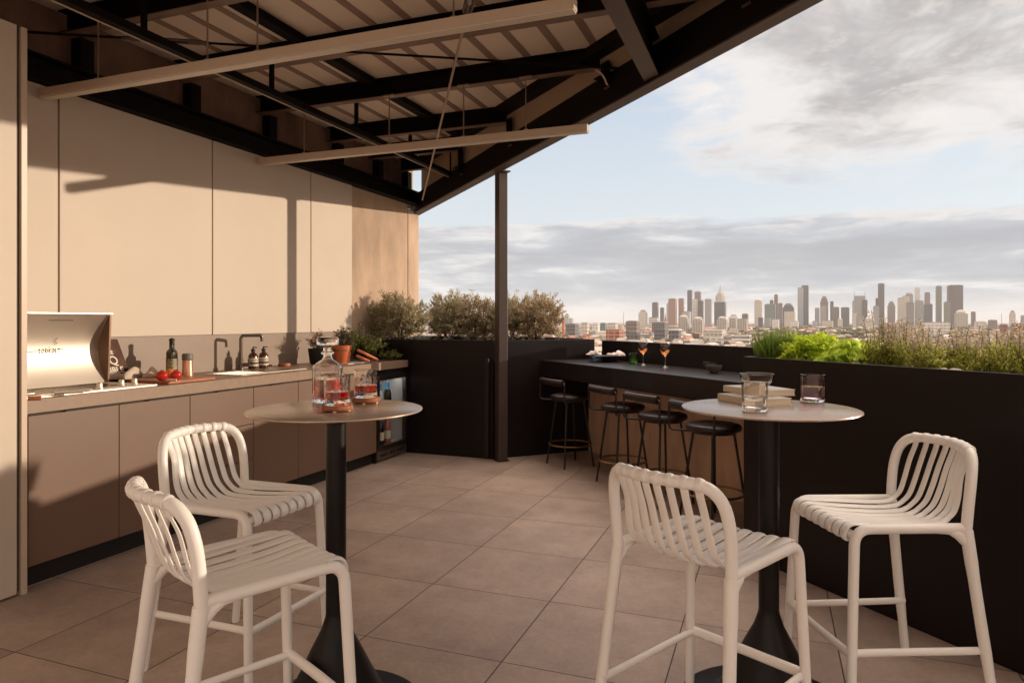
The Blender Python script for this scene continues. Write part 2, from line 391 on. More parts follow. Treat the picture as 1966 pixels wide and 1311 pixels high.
    def ball(s, c, r, seg=16, sc_=(1, 1, 1), jit=0, rng=None):
        rings = seg//2; vs = []; fs = []
        for i in range(rings+1):
            ph = PI*i/rings
            for k in range(seg):
                t = 2*PI*k/seg; q = r*(1+(rng.uniform(-jit, jit) if rng else 0))
                vs.append((c[0]+q*sc_[0]*math.sin(ph)*math.cos(t), c[1]+q*sc_[1]*math.sin(ph)*math.sin(t), c[2]+q*sc_[2]*math.cos(ph)))
        for i in range(rings):
            for k in range(seg): fs.append((i*seg+k, (i+1)*seg+k, (i+1)*seg+(k+1) % seg, i*seg+(k+1) % seg))
        return s.add(vs, fs)
    def build(s, name, m, parent=None, smooth=False, bevel=0, bseg=2, ang=40):
        me = bpy.data.meshes.new(name); vs = s.v
        if parent is not None:
            ox, oy, oz = parent_origin(parent)
            vs = [(v[0]-ox, v[1]-oy, v[2]-oz) for v in vs]
        me.from_pydata(vs, [], s.f)
        ms = m if isinstance(m, (list, tuple)) else [m]
        for k in ms: me.materials.append(k)
        if len(ms) > 1: me.polygons.foreach_set('material_index', s.m)
        if smooth:
            me.polygons.foreach_set('use_smooth', [True]*len(me.polygons))
            if ang < 180: me.set_sharp_from_angle(angle=R_(ang))
        me.update()
        o = bpy.data.objects.new(name, me); col.objects.link(o)
        if parent is not None: o.parent = parent
        if bevel:
            b = o.modifiers.new('bevel', 'BEVEL'); b.width = bevel; b.segments = bseg; b.limit_method = 'ANGLE'; b.angle_limit = R_(35); b.harden_normals = False
        return o
ORIG = {}
def parent_origin(p):
    o = Vector(ORIG.get(p.name, (0, 0, 0)))
    return tuple(o)
def tag(o, label=None, cat=None, group=None, kind=None):
    if label: o['label'] = label
    if cat: o['category'] = cat
    if group: o['group'] = group
    if kind: o['kind'] = kind
    return o
def thing(name, loc, label, cat, group=None, rz=0, world=True):
    """Empty at the thing's base.  world=True: its parts' meshes are given in world coordinates"""
    o = bpy.data.objects.new(name, None); col.objects.link(o); o.location = loc; o.rotation_euler = (0, 0, rz); o.empty_display_size = .1
    tag(o, label, cat, group)
    if world: ORIG[o.name] = tuple(loc)
    return o
def copy_tree(o, parent=None):
    c = o.copy(); col.objects.link(c)
    if parent is not None: c.parent = parent
    for ch in list(o.children): copy_tree(ch, c)
    return c
def sub(o, mb, name, m, **k):
    """sub-part: mesh in the same coordinates as its part o (o sits at its thing's origin)"""
    root = o.parent; p = mb.build(name, m, root, **k); p.parent = o; return p
def text_mesh(body, size, mat_, name, mtx, parent, extrude=.0006, bold=0, spacing=1.0):
    cu = bpy.data.curves.new(name, 'FONT'); cu.body = body; cu.size = size; cu.extrude = extrude; cu.offset = bold; cu.align_x = 'LEFT'; cu.space_character = spacing
    t = bpy.data.objects.new(name+'_tmp', cu); col.objects.link(t)
    dg = bpy.context.evaluated_depsgraph_get(); me = bpy.data.meshes.new_from_object(t.evaluated_get(dg)); me.name = name
    bpy.data.objects.remove(t); bpy.data.curves.remove(cu)
    me.transform(mtx); me.materials.clear(); me.materials.append(mat_)
    if parent is not None:
        root = parent if parent.parent is None else parent.parent
        me.transform(Matrix.Translation(-Vector(parent_origin(root))))
    o = bpy.data.objects.new(name, me); col.objects.link(o)
    if parent is not None: o.parent = parent
    return o
def frame(o, ex, ey):
    """matrix putting text x along ex and y along ey at o"""
    ex, ey = Vector(ex).normalized(), Vector(ey).normalized(); ez = ex.cross(ey)
    m = Matrix((ex, ey, ez)).transposed().to_4x4(); m.translation = Vector(o); return m
def arc(c, r, a0, a1, n, plane='xz'):
    out = []
    for i in range(n+1):
        t = R_(a0+(a1-a0)*i/n)
        out.append((c[0]+r*math.cos(t), c[1]+r*math.sin(t)))
    return out
def smooth_path(pts, n=6):
    """Catmull-Rom through points"""
    P = [Vector(p) for p in pts]; P = [P[0]*2-P[1]]+P+[P[-1]*2-P[-2]]; out = []
    for i in range(1, len(P)-2):
        for k in range(n):
            t = k/n; a, b, c, d = P[i-1:i+3]
            out.append(.5*((2*b)+(c-a)*t+(2*a-5*b+4*c-d)*t*t+(3*b-a-3*c+d)*t**3))
    out.append(P[-2]); return out
def round_path(pts, rad, n=5):
    """polyline with rounded corners"""
    P = [Vector(p) for p in pts]; out = [P[0]]
    for i in range(1, len(P)-1):
        a, b, c = P[i-1:i+2]; r = rad[i-1] if isinstance(rad, (list, tuple)) else rad
        d1 = (a-b); d2 = (c-b); q = min(r, d1.length*.48, d2.length*.48)
        s0 = b+d1.normalized()*q; s1 = b+d2.normalized()*q
        for k in range(n+1):
            t = k/n; out.append(s0*(1-t)**2+b*2*t*(1-t)+s1*t*t)
    out.append(P[-1]); return out

# ------------------------------------------------------------------ leaves
def leaf_cloud(pos, dirs, ln, wd, rng, fold=.0, name='leaves', m=None, parent=None, jit=.3, origin=(0, 0, 0)):
    """one pointed leaf (two triangles folded on the midrib) per position; arrays"""
    n = len(pos); pos = np.asarray(pos, float); d = np.asarray(dirs, float); d /= np.linalg.norm(d, axis=1)[:, None]+1e-9
    rv = rng.normal(size=(n, 3)); s_ = np.cross(d, rv); s_ /= np.linalg.norm(s_, axis=1)[:, None]+1e-9
    nn = np.cross(d, s_)
    l = ln*(1+jit*(rng.random(n)*2-1)); w = wd*(1+jit*(rng.random(n)*2-1))
    a = pos; b = pos+d*(l*.5)[:, None]+s_*(w*.5)[:, None]+nn*(w*fold)[:, None]; c = pos+d*l[:, None]; e = pos+d*(l*.5)[:, None]-s_*(w*.5)[:, None]+nn*(w*fold)[:, None]
    V = np.stack([a, b, c, e], 1).reshape(-1, 3)-np.asarray(origin)
    me = bpy.data.meshes.new(name); me.vertices.add(4*n); me.vertices.foreach_set('co', V.ravel())
    me.loops.add(4*n); me.loops.foreach_set('vertex_index', np.arange(4*n, dtype=np.int32))
    me.polygons.add(n); me.polygons.foreach_set('loop_start', np.arange(0, 4*n, 4, dtype=np.int32)); me.polygons.foreach_set('loop_total', np.full(n, 4, np.int32))
    me.update(calc_edges=True); me.materials.append(m)
    o = bpy.data.objects.new(name, me); col.objects.link(o)
    if parent is not None: o.parent = parent
    return o

# ================================================================== SETTING
EDGE = 5.22      # terrace ends where x + y = EDGE
fl = MB().prism([(-4.3, -3.0), (EDGE+3.0, -3.0), (-2.55, EDGE+2.55), (-4.3, EDGE+2.55)], -.25, 0)
tag(fl.build('terrace_floor', M['floor']), 'large square brown grey pavers covering the terrace', kind='structure')
g = MB(); NG = 48
g.lathe([(0, -45), (300, -45), (2500, -45), (12000, -45), (30000, -45.)], seg=NG)
gm = mat('far suburb ground', (.16, .135, .10), .95, noise=.45, nscale=.004, col2=(.30, .25, .20), bump=.0)
go = g.build('ground', gm); tag(go, 'flat city ground running to the horizon', kind='structure')
for p in go.data.polygons:
    if p.normal.z < 0: p.flip()
hb = MB().prism([(-4.28, -12.0), (EDGE+12-.06, -12.0), (-2.55, EDGE+2.49), (-4.28, EDGE+2.49)], -45, -.26)
tag(hb.build('terrace_building', mat('render grey', (.30, .27, .24), .8)), 'building carrying the roof terrace', 'building')

# ---- cladding wall on the left
WX = -3.95
cw = thing('clad_wall', (WX, 4.2, 0), 'cream panel wall above the kitchen bench with thin dark joints', 'wall')
bk = MB().box((WX-.12, 2.2, 0), (WX-.035, 5.905, 2.66)); bk.build('backing', M['panel_edge'], cw)
for y0, y1 in ((2.2, 2.850), (2.862, 4.044), (4.056, 5.227), (5.239, 5.89)):
    MB().box((WX-.034, y0, 1.186), (WX, y1, 2.65)).build('wall_panel', M['panel'], cw, bevel=.0015, bseg=1)
# ---- bare concrete wall beyond and above the panels
c2 = thing('concrete_wall', (WX, 6.6, 0), 'stained bare concrete wall beyond the cream panels and above them in shade', 'wall')
MB().box((WX-.3, 5.907, 0), (WX-.03, 7.07, 2.70)).build('wall_slab', M['concrete'], c2, bevel=.004)
MB().box((WX-.3, 7.085, 2.62), (WX-.03, 7.20, 3.12)).build('upper_wall', M['concrete'], c2, bevel=.003)
MB().box((WX-.3, 7.085, 0), (WX-.03, 7.34, 2.60)).build('wall_slab', M['concrete'], c2, bevel=.004)
MB().box((WX-.30, -3.0, 2.70), (WX-.06, 7.07, 3.14)).build('upper_wall', mat('dark upper wall', (.17, .10, .07), .9, noise=.5, nscale=2.5, stretch=(1, 1, .6), bump=.3, bscale=20), c2)  # long upper band in a darker brown than the slabs
# ---- wall at the picture's left edge
lw = thing('side_wall', (-3.3, 0, 0), 'flat cream wall at the left edge beside the kitchen bench', 'wall')
MB().box((-3.9, -3.0, 0.012), (-3.302, 2.185, 2.67)).build('wall_panel', M['panel'], lw, bevel=.002)
MB().box((-3.93, 2.187, 0.02), (-3.315, 2.203, 2.67)).build('shadow_gap', M['panel_edge'], lw)
MB().box((-3.93, 2.205, 0.0), (-3.300, 2.232, 2.67)).build('edge_trim', M['light'], lw, bevel=.001)
# ---- wall behind the photographer
#rw = MB().box((-4.2, -3.2, 0), (7.6, -2.9, 3.14)); tag(rw.build('rear_wall', M['panel']), 'cream wall of the building behind the terrace', 'wall')

# ================================================================== ROOF
EC = Vector((-3.95, 7.337, 0)); ED = Vector((.738, -.674, 0)).normalized(); EN = Vector((-ED.y, ED.x, 0))   # outward
def ez(t): return 2.569+.0385*t
def ep(t, off=0, z=0): return EC+ED*t+EN*off+Vector((0, 0, ez(t)+z))
def tY(y): return (7.337-y)/.674*Vector((.738, .674)).length   # distance along eave where it is level with y
TE = 12.2
RY = -1.4
ZS = 3.15
roof = thing('steel_roof', (-2, 4, 2.6), 'dark steel framed roof with cream ribbed sheeting over the kitchen', 'roof')
# sheet
e1 = ep(TE)
s = MB()
def eaveX(y): t = tY(y); p = EC+ED*t; return p.x
s.prism([(WX-.2, RY), (e1.x-.1, RY), (EC.x-.02, EC.y), (WX-.2, 7.337)], ZS, ZS+.05)
s.build('roof_sheet', M['sheet'], roof)
# ribs of the sheet run away from the camera
rb = MB(); x = -3.84
while x < 4.9:
    # y where the eave passes this x
    t = (x-EC.x)/ED.x; y1 = EC.y+ED.y*t-.04
    if abs(x+2.88) > .06:
        rb.box((x, RY, ZS-.004), (x+.055, y1, ZS+.004))
    x += .2445
rb.build('sheet_ribs', M['rib'], roof)
bt = MB(); bt.box((-2.925, RY, ZS-.055), (-2.845, 6.2, ZS-.006)); bt.build('batten', M['steel'], roof)
# purlins: C sections across, rising very slightly to the right
def cprof(w, h, t=.006): return [(0, 0), (w, 0), (w, t), (t, t), (t, h-t), (w, h-t), (w, h), (0, h)]
PY = [-1.30, -.45, .40, 1.25, 2.10, 2.95, 3.80, 4.63, 5.60, 6.33, 6.95]
for y in PY:
    t = tY(y); xe = (EC+ED*t).x-.03
    p = MB(); p.extr([(a, b) for a, b in cprof(.065, .135)], (WX-.05, y, 3.010), (xe, y, 3.014))
    pu = p.build('purlin', M['steel'], roof); b = MB(); b.box((WX-.04, y-.066, 3.0035), (xe-.01, y-.001, 3.0085)); sub(pu, b, 'lit_flange', M['flange'])  # strip paler than its purlin, bounce from below painted in
# wall beam under the purlins
p = MB(); p.box((WX-.05, -3.0, 2.652), (WX+.075, 7.20, 2.664)); p.box((WX-.05, -3.0, 2.664), (WX+.0, 7.20, 2.79)); p.box((WX-.05, -3.0, 2.79), (WX+.075, 7.20, 2.802))
p.build('wall_beam', M['steel'], roof)
for y in PY:
    MB().box((WX-.05, y+.02, 2.803), (WX+.03, y+.11, 3.008)).build('beam_post', M['steel'], roof)
# eave channel, infill panel, trimmer
def erun(prof, t0, t1, name, m):
    b = MB(); n = len(prof); vs = []
    for t in (t0, t1):
        for a, h in prof: vs.append(ep(t, a, h))
    b.add(vs, [tuple(range(n)), tuple(range(n, 2*n))[::-1]]+[(i, n+i, n+(i+1) % n, (i+1) % n) for i in range(n)])
    return b.build(name, m, roof)
erun([(-.10, 0), (.0, 0), (.0, .010), (-.10, .010)], -.10, TE, 'eave_flange', M['steel_grey'])
erun([(-.105, .011), (-.098, .011), (-.098, .215), (-.105, .215)], -.10, TE, 'eave_channel', M['steel'])
b = MB()
for t0, t1 in ((.26, TE),):
    vs = []
    for t in (t0, t1):
        z0 = .217; z1 = ZS-.01-ez(t)
        for a, h in ((-.085, z0), (-.05, z0), (-.05, z1), (-.085, z1)): vs.append(ep(t, a, h))
    b.add(vs, [(0, 1, 2, 3), (7, 6, 5, 4)]+[(i, 4+i, 4+(i+1) % 4, (i+1) % 4) for i in range(4)])
b.build('infill_panel', M['fascia'], roof)
b = MB(); vs = []
for t in (.35, TE):
    for a, h in ((-.19, 3.075), (-.09, 3.075), (-.09, 3.146), (-.19, 3.146)):
        q = EC+ED*t+EN*a; vs.append((q.x, q.y, h))
b.add(vs, [(0, 1, 2, 3), (7, 6, 5, 4)]+[(i, 4+i, 4+(i+1) % 4, (i+1) % 4) for i in range(4)])
b.build('trimmer', M['steel'], roof)
for y in PY[:-1]:
    t = tY(y)-.02
    b = MB()
    q = ep(t, -.112); q.z = 0
    zb = ez(t)+.19
    b.obox(q+Vector((0, 0, zb)), ED*.085, -EN*.012, (0, 0, 3.02-zb)); b.obox(q+Vector((0, 0, zb-.008)), ED*.12, -EN*.07, (0, 0, .008))
    b.obox(q+ED*.083+Vector((0, 0, zb-.06)), ED*.010, -EN*.05, (0, 0, 3.0-zb+.05))
    b.build('bracket', M['steel'], roof)
    MB().obox(q+ED*.03+Vector((0, 0, zb-.075)), ED*.06, -EN*.006, (0, 0, .014)).build('cleat', M['steel_grey'], roof)
# main beam seen end-on at the top, an I section with a pale flange
yb = 4.38; b = MB(); xb = -.74; b.box((xb, RY, 2.765), (xb+.10, yb, 2.777)); b.build('main_beam', M['steel_grey'], roof, bevel=.001)
b = MB(); b.box((xb+.046, RY, 2.7775), (xb+.054, yb-.03, 2.99)); b.box((xb, RY, 2.991), (xb+.1, yb-.05, 3.003)); b.build('beam_web', M['steel'], roof)
# tie rods and turnbuckles
def rodpart(a, b_, r, m=M['rod'], name='tie_rod'): return MB().tube([a, b_], r, 8).build(name, m, roof, smooth=True)
A1 = atD(811, 384, 7.7); A2 = atD(917, -60, 3.35)
rodpart(A1, A2, .009)
def turnbuckle(a, b_, m):
    a, b_ = Vector(a), Vector(b_); d = (b_-a).normalized(); sd = d.cross(Vector((0, 0, 1))).normalized()*.022; t = MB()
    for k in (-1, 1): t.tube(round_path([a, a+d*.03+sd*k, b_-d*.03+sd*k, b_], .03), .008, 8)
    t.tube([a-d*.01, a+d*.10], .012, 8); t.tube([b_+d*.01, b_-d*.10], .012, 8)
    t.build('turnbuckle', m, roof, smooth=True)
q = (A2-A1).normalized(); pm = atD(906, 2, 3.62); turnbuckle(A1+q*((pm-A1).dot(q)-.16), A1+q*((pm-A1).dot(q)+.16), M['steel_grey'])
B1 = atD(52, 62, 3.95); B2 = atD(1222, 134, 4.48)
rodpart(B1, B2, .008, M['steel'])
q = (B2-B1).normalized(); L_ = (B2-B1).length; turnbuckle(B1+q*.52, B1+q*.98, M['steel_grey'])
# electric conduit loop by one bracket
cp = smooth_path([atD(1143, 135, 4.55), atD(1152, 140, 4.5), atD(1160, 150, 4.5), atD(1166, 164, 4.5)], 6)
MB().tube(cp, .006, 8).build('conduit', M['light'], roof, smooth=True)

# ---- black suspended rail
rail = thing('suspended_rail', (-3.13, 4, 2.8), 'long black rail hung under the purlins along the kitchen wall', 'ceiling rail')
b = MB(); b.box((-3.155, -2.8, 2.79), (-3.105, 6.5, 2.835)); b.build('rail_bar', M['steel'], rail, bevel=.004)
b = MB(); b.box((-3.163, -2.8, 2.786), (-3.1565, 6.5, 2.792)); b.build('rail_lip', M['light'], rail)
for y in (.2, 1.3, 2.72, 3.72, 4.72, 5.6, 6.47):
    MB().box((-3.145, y, 2.836), (-3.118, y+.022, 3.145)).build('drop_rod', M['steel'], rail)

# ---- two slim linear lights
def linear_light(name, y, x1, hx, label):
    t = thing(name, (-2, y, 2.56), label, 'ceiling light', 'white linear lights hung under the roof')
    MB().box((WX+.012, y-.028, 2.574), (x1, y+.028, 2.622)).build('housing', M['light'], t, bevel=.003)
    MB().box((WX+.014, y-.024, 2.566), (x1-.004, y+.024, 2.5735)).build('diffuser', M['lens'], t)
    for x in hx:
        h = MB().tube([(x, y, 2.622), (x, y, 3.0)], .0045, 8); h.box((x-.012, y-.012, 2.6225), (x+.012, y+.012, 2.634)); h.build('hanger', M['rod'], t, smooth=True)
        MB().box((x-.045, y-.012, 2.992), (x+.045, y+.012, 3.004)).build('hanger_clip', M['rod'], t)
linear_light('linear_light', 2.755, -.762, [-3.50, -2.72, -2.40, -1.32], 'nearer and longer white linear light running over the kitchen bench')
linear_light('linear_light', 4.55, -1.170, [-3.5, -2.72, -2.1, -1.62], 'farther white linear light hung beyond the left table')

# ---- post
cb = thing('steel_post', (-2.38, 5.88, 0), 'slim bronze steel post holding up the eave in front of the planter', 'post')
pc = Vector((-2.345, 5.91, 0))
b = MB(); b.obox(pc-ED*.045-EN*.045, ED*.09, EN*.09, (0, 0, 2.655)); b.build('shaft', M['post'], cb, bevel=.004)
b = MB(); b.obox(pc-ED*.085-EN*.055+Vector((0, 0, 2.6555)), ED*.17, EN*.11, (0, 0, .012)); b.build('cap_plate', M['steel_grey'], cb)
b = MB(); b.obox(pc-ED*.055-EN*.055, ED*.11, EN*.11, (0, 0, .012)); b.build('base_plate', M['black'], cb)

# ================================================================== PLANTERS, BAR, PARAPET
Z1 = 1.108
lp = thing('corner_planter', (-2.6, 6.4, 0), 'tall dark metal planter box turning the corner under the olive shrubs', 'planter')
outer = [(WX+.0, 5.95), (-2.45, 5.95), (-1.665, 6.735), (-2.58, 7.65), (WX, 7.65)]
inner = [(WX+.02, 5.97), (-2.458, 5.97), (-1.693, 6.735), (-2.588, 7.63), (WX+.02, 7.63)]
def hollow(mb, o_, i_, z0, z1, zi):
    n = len(o_)
    vs = [(x, y, z0) for x, y in o_]+[(x, y, z1) for x, y in o_]+[(x, y, z1) for x, y in i_]+[(x, y, zi) for x, y in i_]
    fs = []
    for k in range(n):
        k2 = (k+1) % n
        fs += [(k, k2, n+k2, n+k), (n+k, n+k2, 2*n+k2, 2*n+k), (2*n+k, 2*n+k2, 3*n+k2, 3*n+k)]
    fs.append(tuple(range(n))[::-1])
    return mb.add(vs, fs)
hollow(MB(), outer, inner, 0.0, Z1, Z1-.12).build('planter_box', M['planter'], lp, bevel=.0025)
MB().prism(inner, Z1-.13, Z1-.06).build('soil', M['soil'], lp)
MB().obox((-2.51, 5.905, 0.02), (.035, 0, 0), (0, .044, 0), (0, 0, .92)).build('service_cover', M['kick'], lp)

D1 = Vector((1, -1, 0)).normalized(); D2 = Vector((1, 1, 0)).normalized()    # along the bar / out from the bar
Z2 = 1.093
S0 = 3.85
def sp_(s_, d_): return Vector(((s_-d_)/2, (s_+d_)/2, 0))     # x+y = s, y-x = d
rp = thing('long_planter', tuple(sp_(S0, 0)), 'long black metal planter along the right edge holding herbs and flowers', 'planter')
o_ = [sp_(S0, 4.148), sp_(S0, -9.5), sp_(S0+1.0, -9.5), sp_(S0+1.0, 4.148)]; i_ = [sp_(S0+.03, 4.118), sp_(S0+.03, -9.47), sp_(S0+.97, -9.47), sp_(S0+.97, 4.118)]
hollow(MB(), [(p.x, p.y) for p in o_], [(p.x, p.y) for p in i_], 0.0, Z2, Z2-.10).build('planter_box', M['planter'], rp, bevel=.0025)
MB().prism([(p.x, p.y) for p in i_], Z2-.11, Z2-.035).build('soil', M['soil'], rp)
# bar
bar = thing('bar_counter', tuple(sp_(4.6, 6)), 'dark bar counter with deep fascia facing the city view', 'bar counter')
b = MB(); b.obox(sp_(4.22, 4.150)+Vector((0, 0, .762)), sp_(5.075, 4.150)-sp_(4.22, 4.150), sp_(4.22, 8.392)-sp_(4.22, 4.150), (0, 0, .153)); b.build('bar_top', M['bartop'], bar, bevel=.003)
cu = thing('bar_upstand', tuple(sp_(4.96, 6)), 'warm brown concrete upstand wall under the bar counter', 'wall')
b = MB(); b.obox(sp_(4.96, 4.150), sp_(5.07, 4.150)-sp_(4.96, 4.150), sp_(4.96, 8.385)-sp_(4.96, 4.150), (0, 0, .760)); b.build('wall_slab', M['concrete2'], cu, bevel=.003)
pa = MB(); pa.obox(sp_(5.10, -9.5), sp_(5.16, -9.5)-sp_(5.10, -9.5), sp_(5.10, 8.26)-sp_(5.10, -9.5), (0, 0, 1.100)); tag(pa.build('parapet_screen', M['planter'], bevel=.0025), 'low dark metal parapet behind the bar counter', 'parapet')
pn = MB(); pn.obox(sp_(5.105, 8.262), sp_(5.15, 8.262)-sp_(5.105, 8.262), sp_(5.105, 8.385)-sp_(5.105, 8.262), (0, 0, .99)); tag(pn.build('gap_strip', M['light']), 'short pale strip in the glass gap between parapet and corner planter', 'post')  # pale strip filling the glass gap beside the parapet

# ================================================================== KITCHEN
KX = -3.345
kit = thing('kitchen_bench', (KX, 4, 0), 'long brown outdoor kitchen bench with cupboards and drawers under a stone top', 'kitchen bench')
MB().box((WX-.02, 2.234, .842), (KX+.012, 5.93, .909)).build('worktop', M['counter'], kit, bevel=.002)
MB().box((WX-.03, 2.234, .910), (WX-.008, 5.93, 1.184)).build('splashback', M['splash'], kit)
MB().box((WX-.0, 2.234, .0), (KX-.045, 5.37, .10)).build('kickboard', M['kick'], kit)
MB().box((WX-.0, 2.234, .10), (KX-.022, 5.37, .836)).build('carcass', M['kick'], kit)
def front(y0, y1, z0, z1, nm='cupboard_door'):
    return MB().box((KX-.02, y0+.002, z0), (KX, y1-.002, z1)).build(nm, M['door'], kit, bevel=.0015, bseg=1)
ys = [2.265, 2.759, 3.249, 3.802, 4.281, 4.83, 5.375]
for i, (a, b_) in enumerate(zip(ys[:-1], ys[1:])):
    if i == 2:
        for z0, z1 in ((.105, .338), (.342, .580), (.584, .830)): front(a, b_, z0, z1, 'drawer')
    else:
        d = front(a, b_, .105, .830)
    hb_ = MB().box((KX-.016, (a+b_)/2-.06, .8302), (KX+.006, (a+b_)/2+.06, .8345)); hb_.build('handle', M['black'], kit)
MB().box((WX, 5.376, 0), (KX-.01, 5.388, .84)).build('end_panel', M['kick'], kit)
# sink and tap are set into the bench
sk = MB(); y0, y1, x0, x1 = 3.80, 4.52, -3.80, -3.45
sk.box((x0, y0, .9095), (x1, y1, .9125)); k_ = sk.build('sink', M['ssteel'], kit, bevel=.001)
b = MB(); b.box((x0+.06, y0+.32, .9127), (x1-.03, y1-.03, .9135)); sub(k_, b, 'bowl_shade', mat('sink shadow steel', (.25, .2, .165), .3, 1.))  # flat plate, the bowl's shade put into its darker colour
b = MB(); 
for i in range(7): b.box((x0+.07+i*.035, y0+.03, .9126), (x0+.074+i*.035, y0+.29, .9145))
sub(k_, b, 'drainer_rib', M['ssteel'])
tp = atx(462.5, 711, -3.80); tx, ty = tp.x, tp.y
tap = MB(); tap.tube([(tx, ty, .909), (tx, ty, .96)], .021, 16); tap.tube(round_path([(tx, ty, .95), (tx, ty, 1.178), (tx+.07, ty+.15, 1.178), (tx+.07, ty+.15, 1.13)], .03, 6), .0125, 12)
tap.tube([(tx, ty, .955), (tx+.055, ty+.03, .955)], .015, 12); tap.tube([(tx+.045, ty+.03, .955), (tx+.045, ty+.03, 1.0)], .005, 8)
tag(tap.build('kitchen_tap', mat('gunmetal', (.16, .125, .10), .28, .9), smooth=True), 'square necked gunmetal tap standing behind the sink', 'tap')

# barbecue
bq = thing('built_in_barbecue', (-3.6, 2.6, .91), 'stainless built in barbecue with its curved lid standing open', 'barbecue')
MB().box((-3.88, 2.236, .9095), (KX-.012, 3.02, .921)).build('hot_plate_tray', M['ssteel'], bq, bevel=.003)
MB().box((-3.70, 2.236, .9215), (-3.42, 2.90, .9245)).build('hot_plate', mat('seasoned plate', (.16, .12, .095), .35, .8, noise=.3, nscale=8), bq)
prof = []
for i in range(17):
    t = i/16; z = .928+(1.327-.928)*t; x = -3.68+.02*t-.082*math.sin(PI*t); prof.append((x, z))
lid = MB(); vs = []; n = len(prof)
for y in (2.236, 2.950):
    for k, (x, z) in enumerate(prof): vs.append((x, y, z))
    for k, (x, z) in enumerate(prof): vs.append((x-.012, y, z))
fs = []
for k in range(n-1):
    fs += [(k, k+1, 2*n+k+1, 2*n+k), (n+k+1, n+k, 3*n+k, 3*n+k+1)]
fs += [(n-1, 2*n-1, 4*n-1, 3*n-1), (0, 2*n, 3*n, n)]
lid.add(vs, fs); lido = lid.build('lid', M['ssteel'], bq, smooth=True, ang=60)
ck = MB(); fr = [(-3.735, .928)]+[(-3.70, 1.327)]
poly = prof+[(-3.652, 1.327), (-3.670, .928)]
m_ = len(poly); vs = [(x, 2.9505, z) for x, z in poly]+[(x, 2.962, z) for x, z in poly]
ck.add(vs, [tuple(range(m_)), tuple(range(m_, 2*m_))[::-1]]+[(i, (i+1) % m_, m_+(i+1) % m_, m_+i) for i in range(m_)])
sub(lido, ck, 'lid_cheek', mat('lid cheek', (.20, .12, .075), .35, .6))
b = MB(); b.box((-3.674, 2.236, 1.3275), (-3.644, 2.965, 1.334)); sub(lido, b, 'lid_rim', M['ssteel'])
b = MB(); y_ = atx(85, 613, -3.72).y; b.tube([(-3.684, y_, 1.292), (-3.684, y_+.14, 1.292)], .0025, 6); sub(lido, b, 'thermometer_slot', M['labelblk'])
lx = min(p[0] for p in prof)+.004
ya = atx(72, 673, lx+.006).y; yz = atx(113, 670, lx+.006).y
bt_ = text_mesh('cookout', .05, M['labelblk'], 'badge_lettering', frame((lx+.013, ya, 1.113), (0, 1, 0), (.0, 0, 1)), lido, bold=.0002, spacing=1.15)
w_ = max(v.co.y for v in bt_.data.vertices)-min(v.co.y for v in bt_.data.vertices); f_ = (yz-ya)/w_; y0_ = ya-ORIG[bq.name][1]
bt_.data.transform(Matrix.Translation((0, y0_, 0)) @ Matrix.Diagonal((1, f_, 1, 1)) @ Matrix.Translation((0, -y0_, 0)))
b = MB(); b.box((lx+.004, ya-.07, 1.122), (lx+.011, ya-.006, 1.1245)); sub(lido, b, 'badge_line', M['labelblk'])
b = MB(); b.box((lx+.004, yz+.004, 1.129), (lx+.011, yz+.036, 1.1315)); sub(lido, b, 'badge_line', M['labelblk'])
b = MB(); b.tube(smooth_path([(lx+.012, yz-.03, 1.155), (lx+.012, yz-.014, 1.166), (lx+.012, yz-.03, 1.176), (lx+.012, yz-.012, 1.194)], 5), .0012, 5); sub(lido, b, 'badge_steam', M['labelblk'])
for (u, v) in ((191, 742), (233, 736), (258, 733)):
    q = atz(u, v+3, .925); q.x = max(q.x, -3.62); b = MB().lathe([(0, 0), (.020, 0), (.020, .006), (.016, .009), (.015, .030), (.012, .034), (0, .034)], (q.x, q.y, .9215), 20); b.build('control_knob', M['ssteel'], bq, smooth=True)
# tools on the plate
tg = MB(); a = atz(104, 753, .935); c = atz(160, 750, .935); tg.tube([a, c], .011, 10); d = (c-a).normalized()
tg.tube([c, c+d*.03], .005, 8); tg.tube([a, a-d*.08], .004, 8); tg.tube(smooth_path([a-d*.08, a-d*.13+Vector((.02, 0, 0)), a-d*.18], 5), .004, 6); tg.tube(smooth_path([a-d*.08, a-d*.13-Vector((.02, 0, 0)), a-d*.18], 5), .004, 6)
tag(tg.build('barbecue_fork', M['ssteel'], smooth=True), 'two pronged barbecue fork lying on the hot plate', 'fork')
tg = MB(); a = atz(54, 765, .94); c = atz(79, 764, .94); tg.tube([a, c], .010, 10); tag(tg.build('tool_handle', M['wood'], smooth=True), 'thick tool handle at the front corner of the barbecue', 'tool')

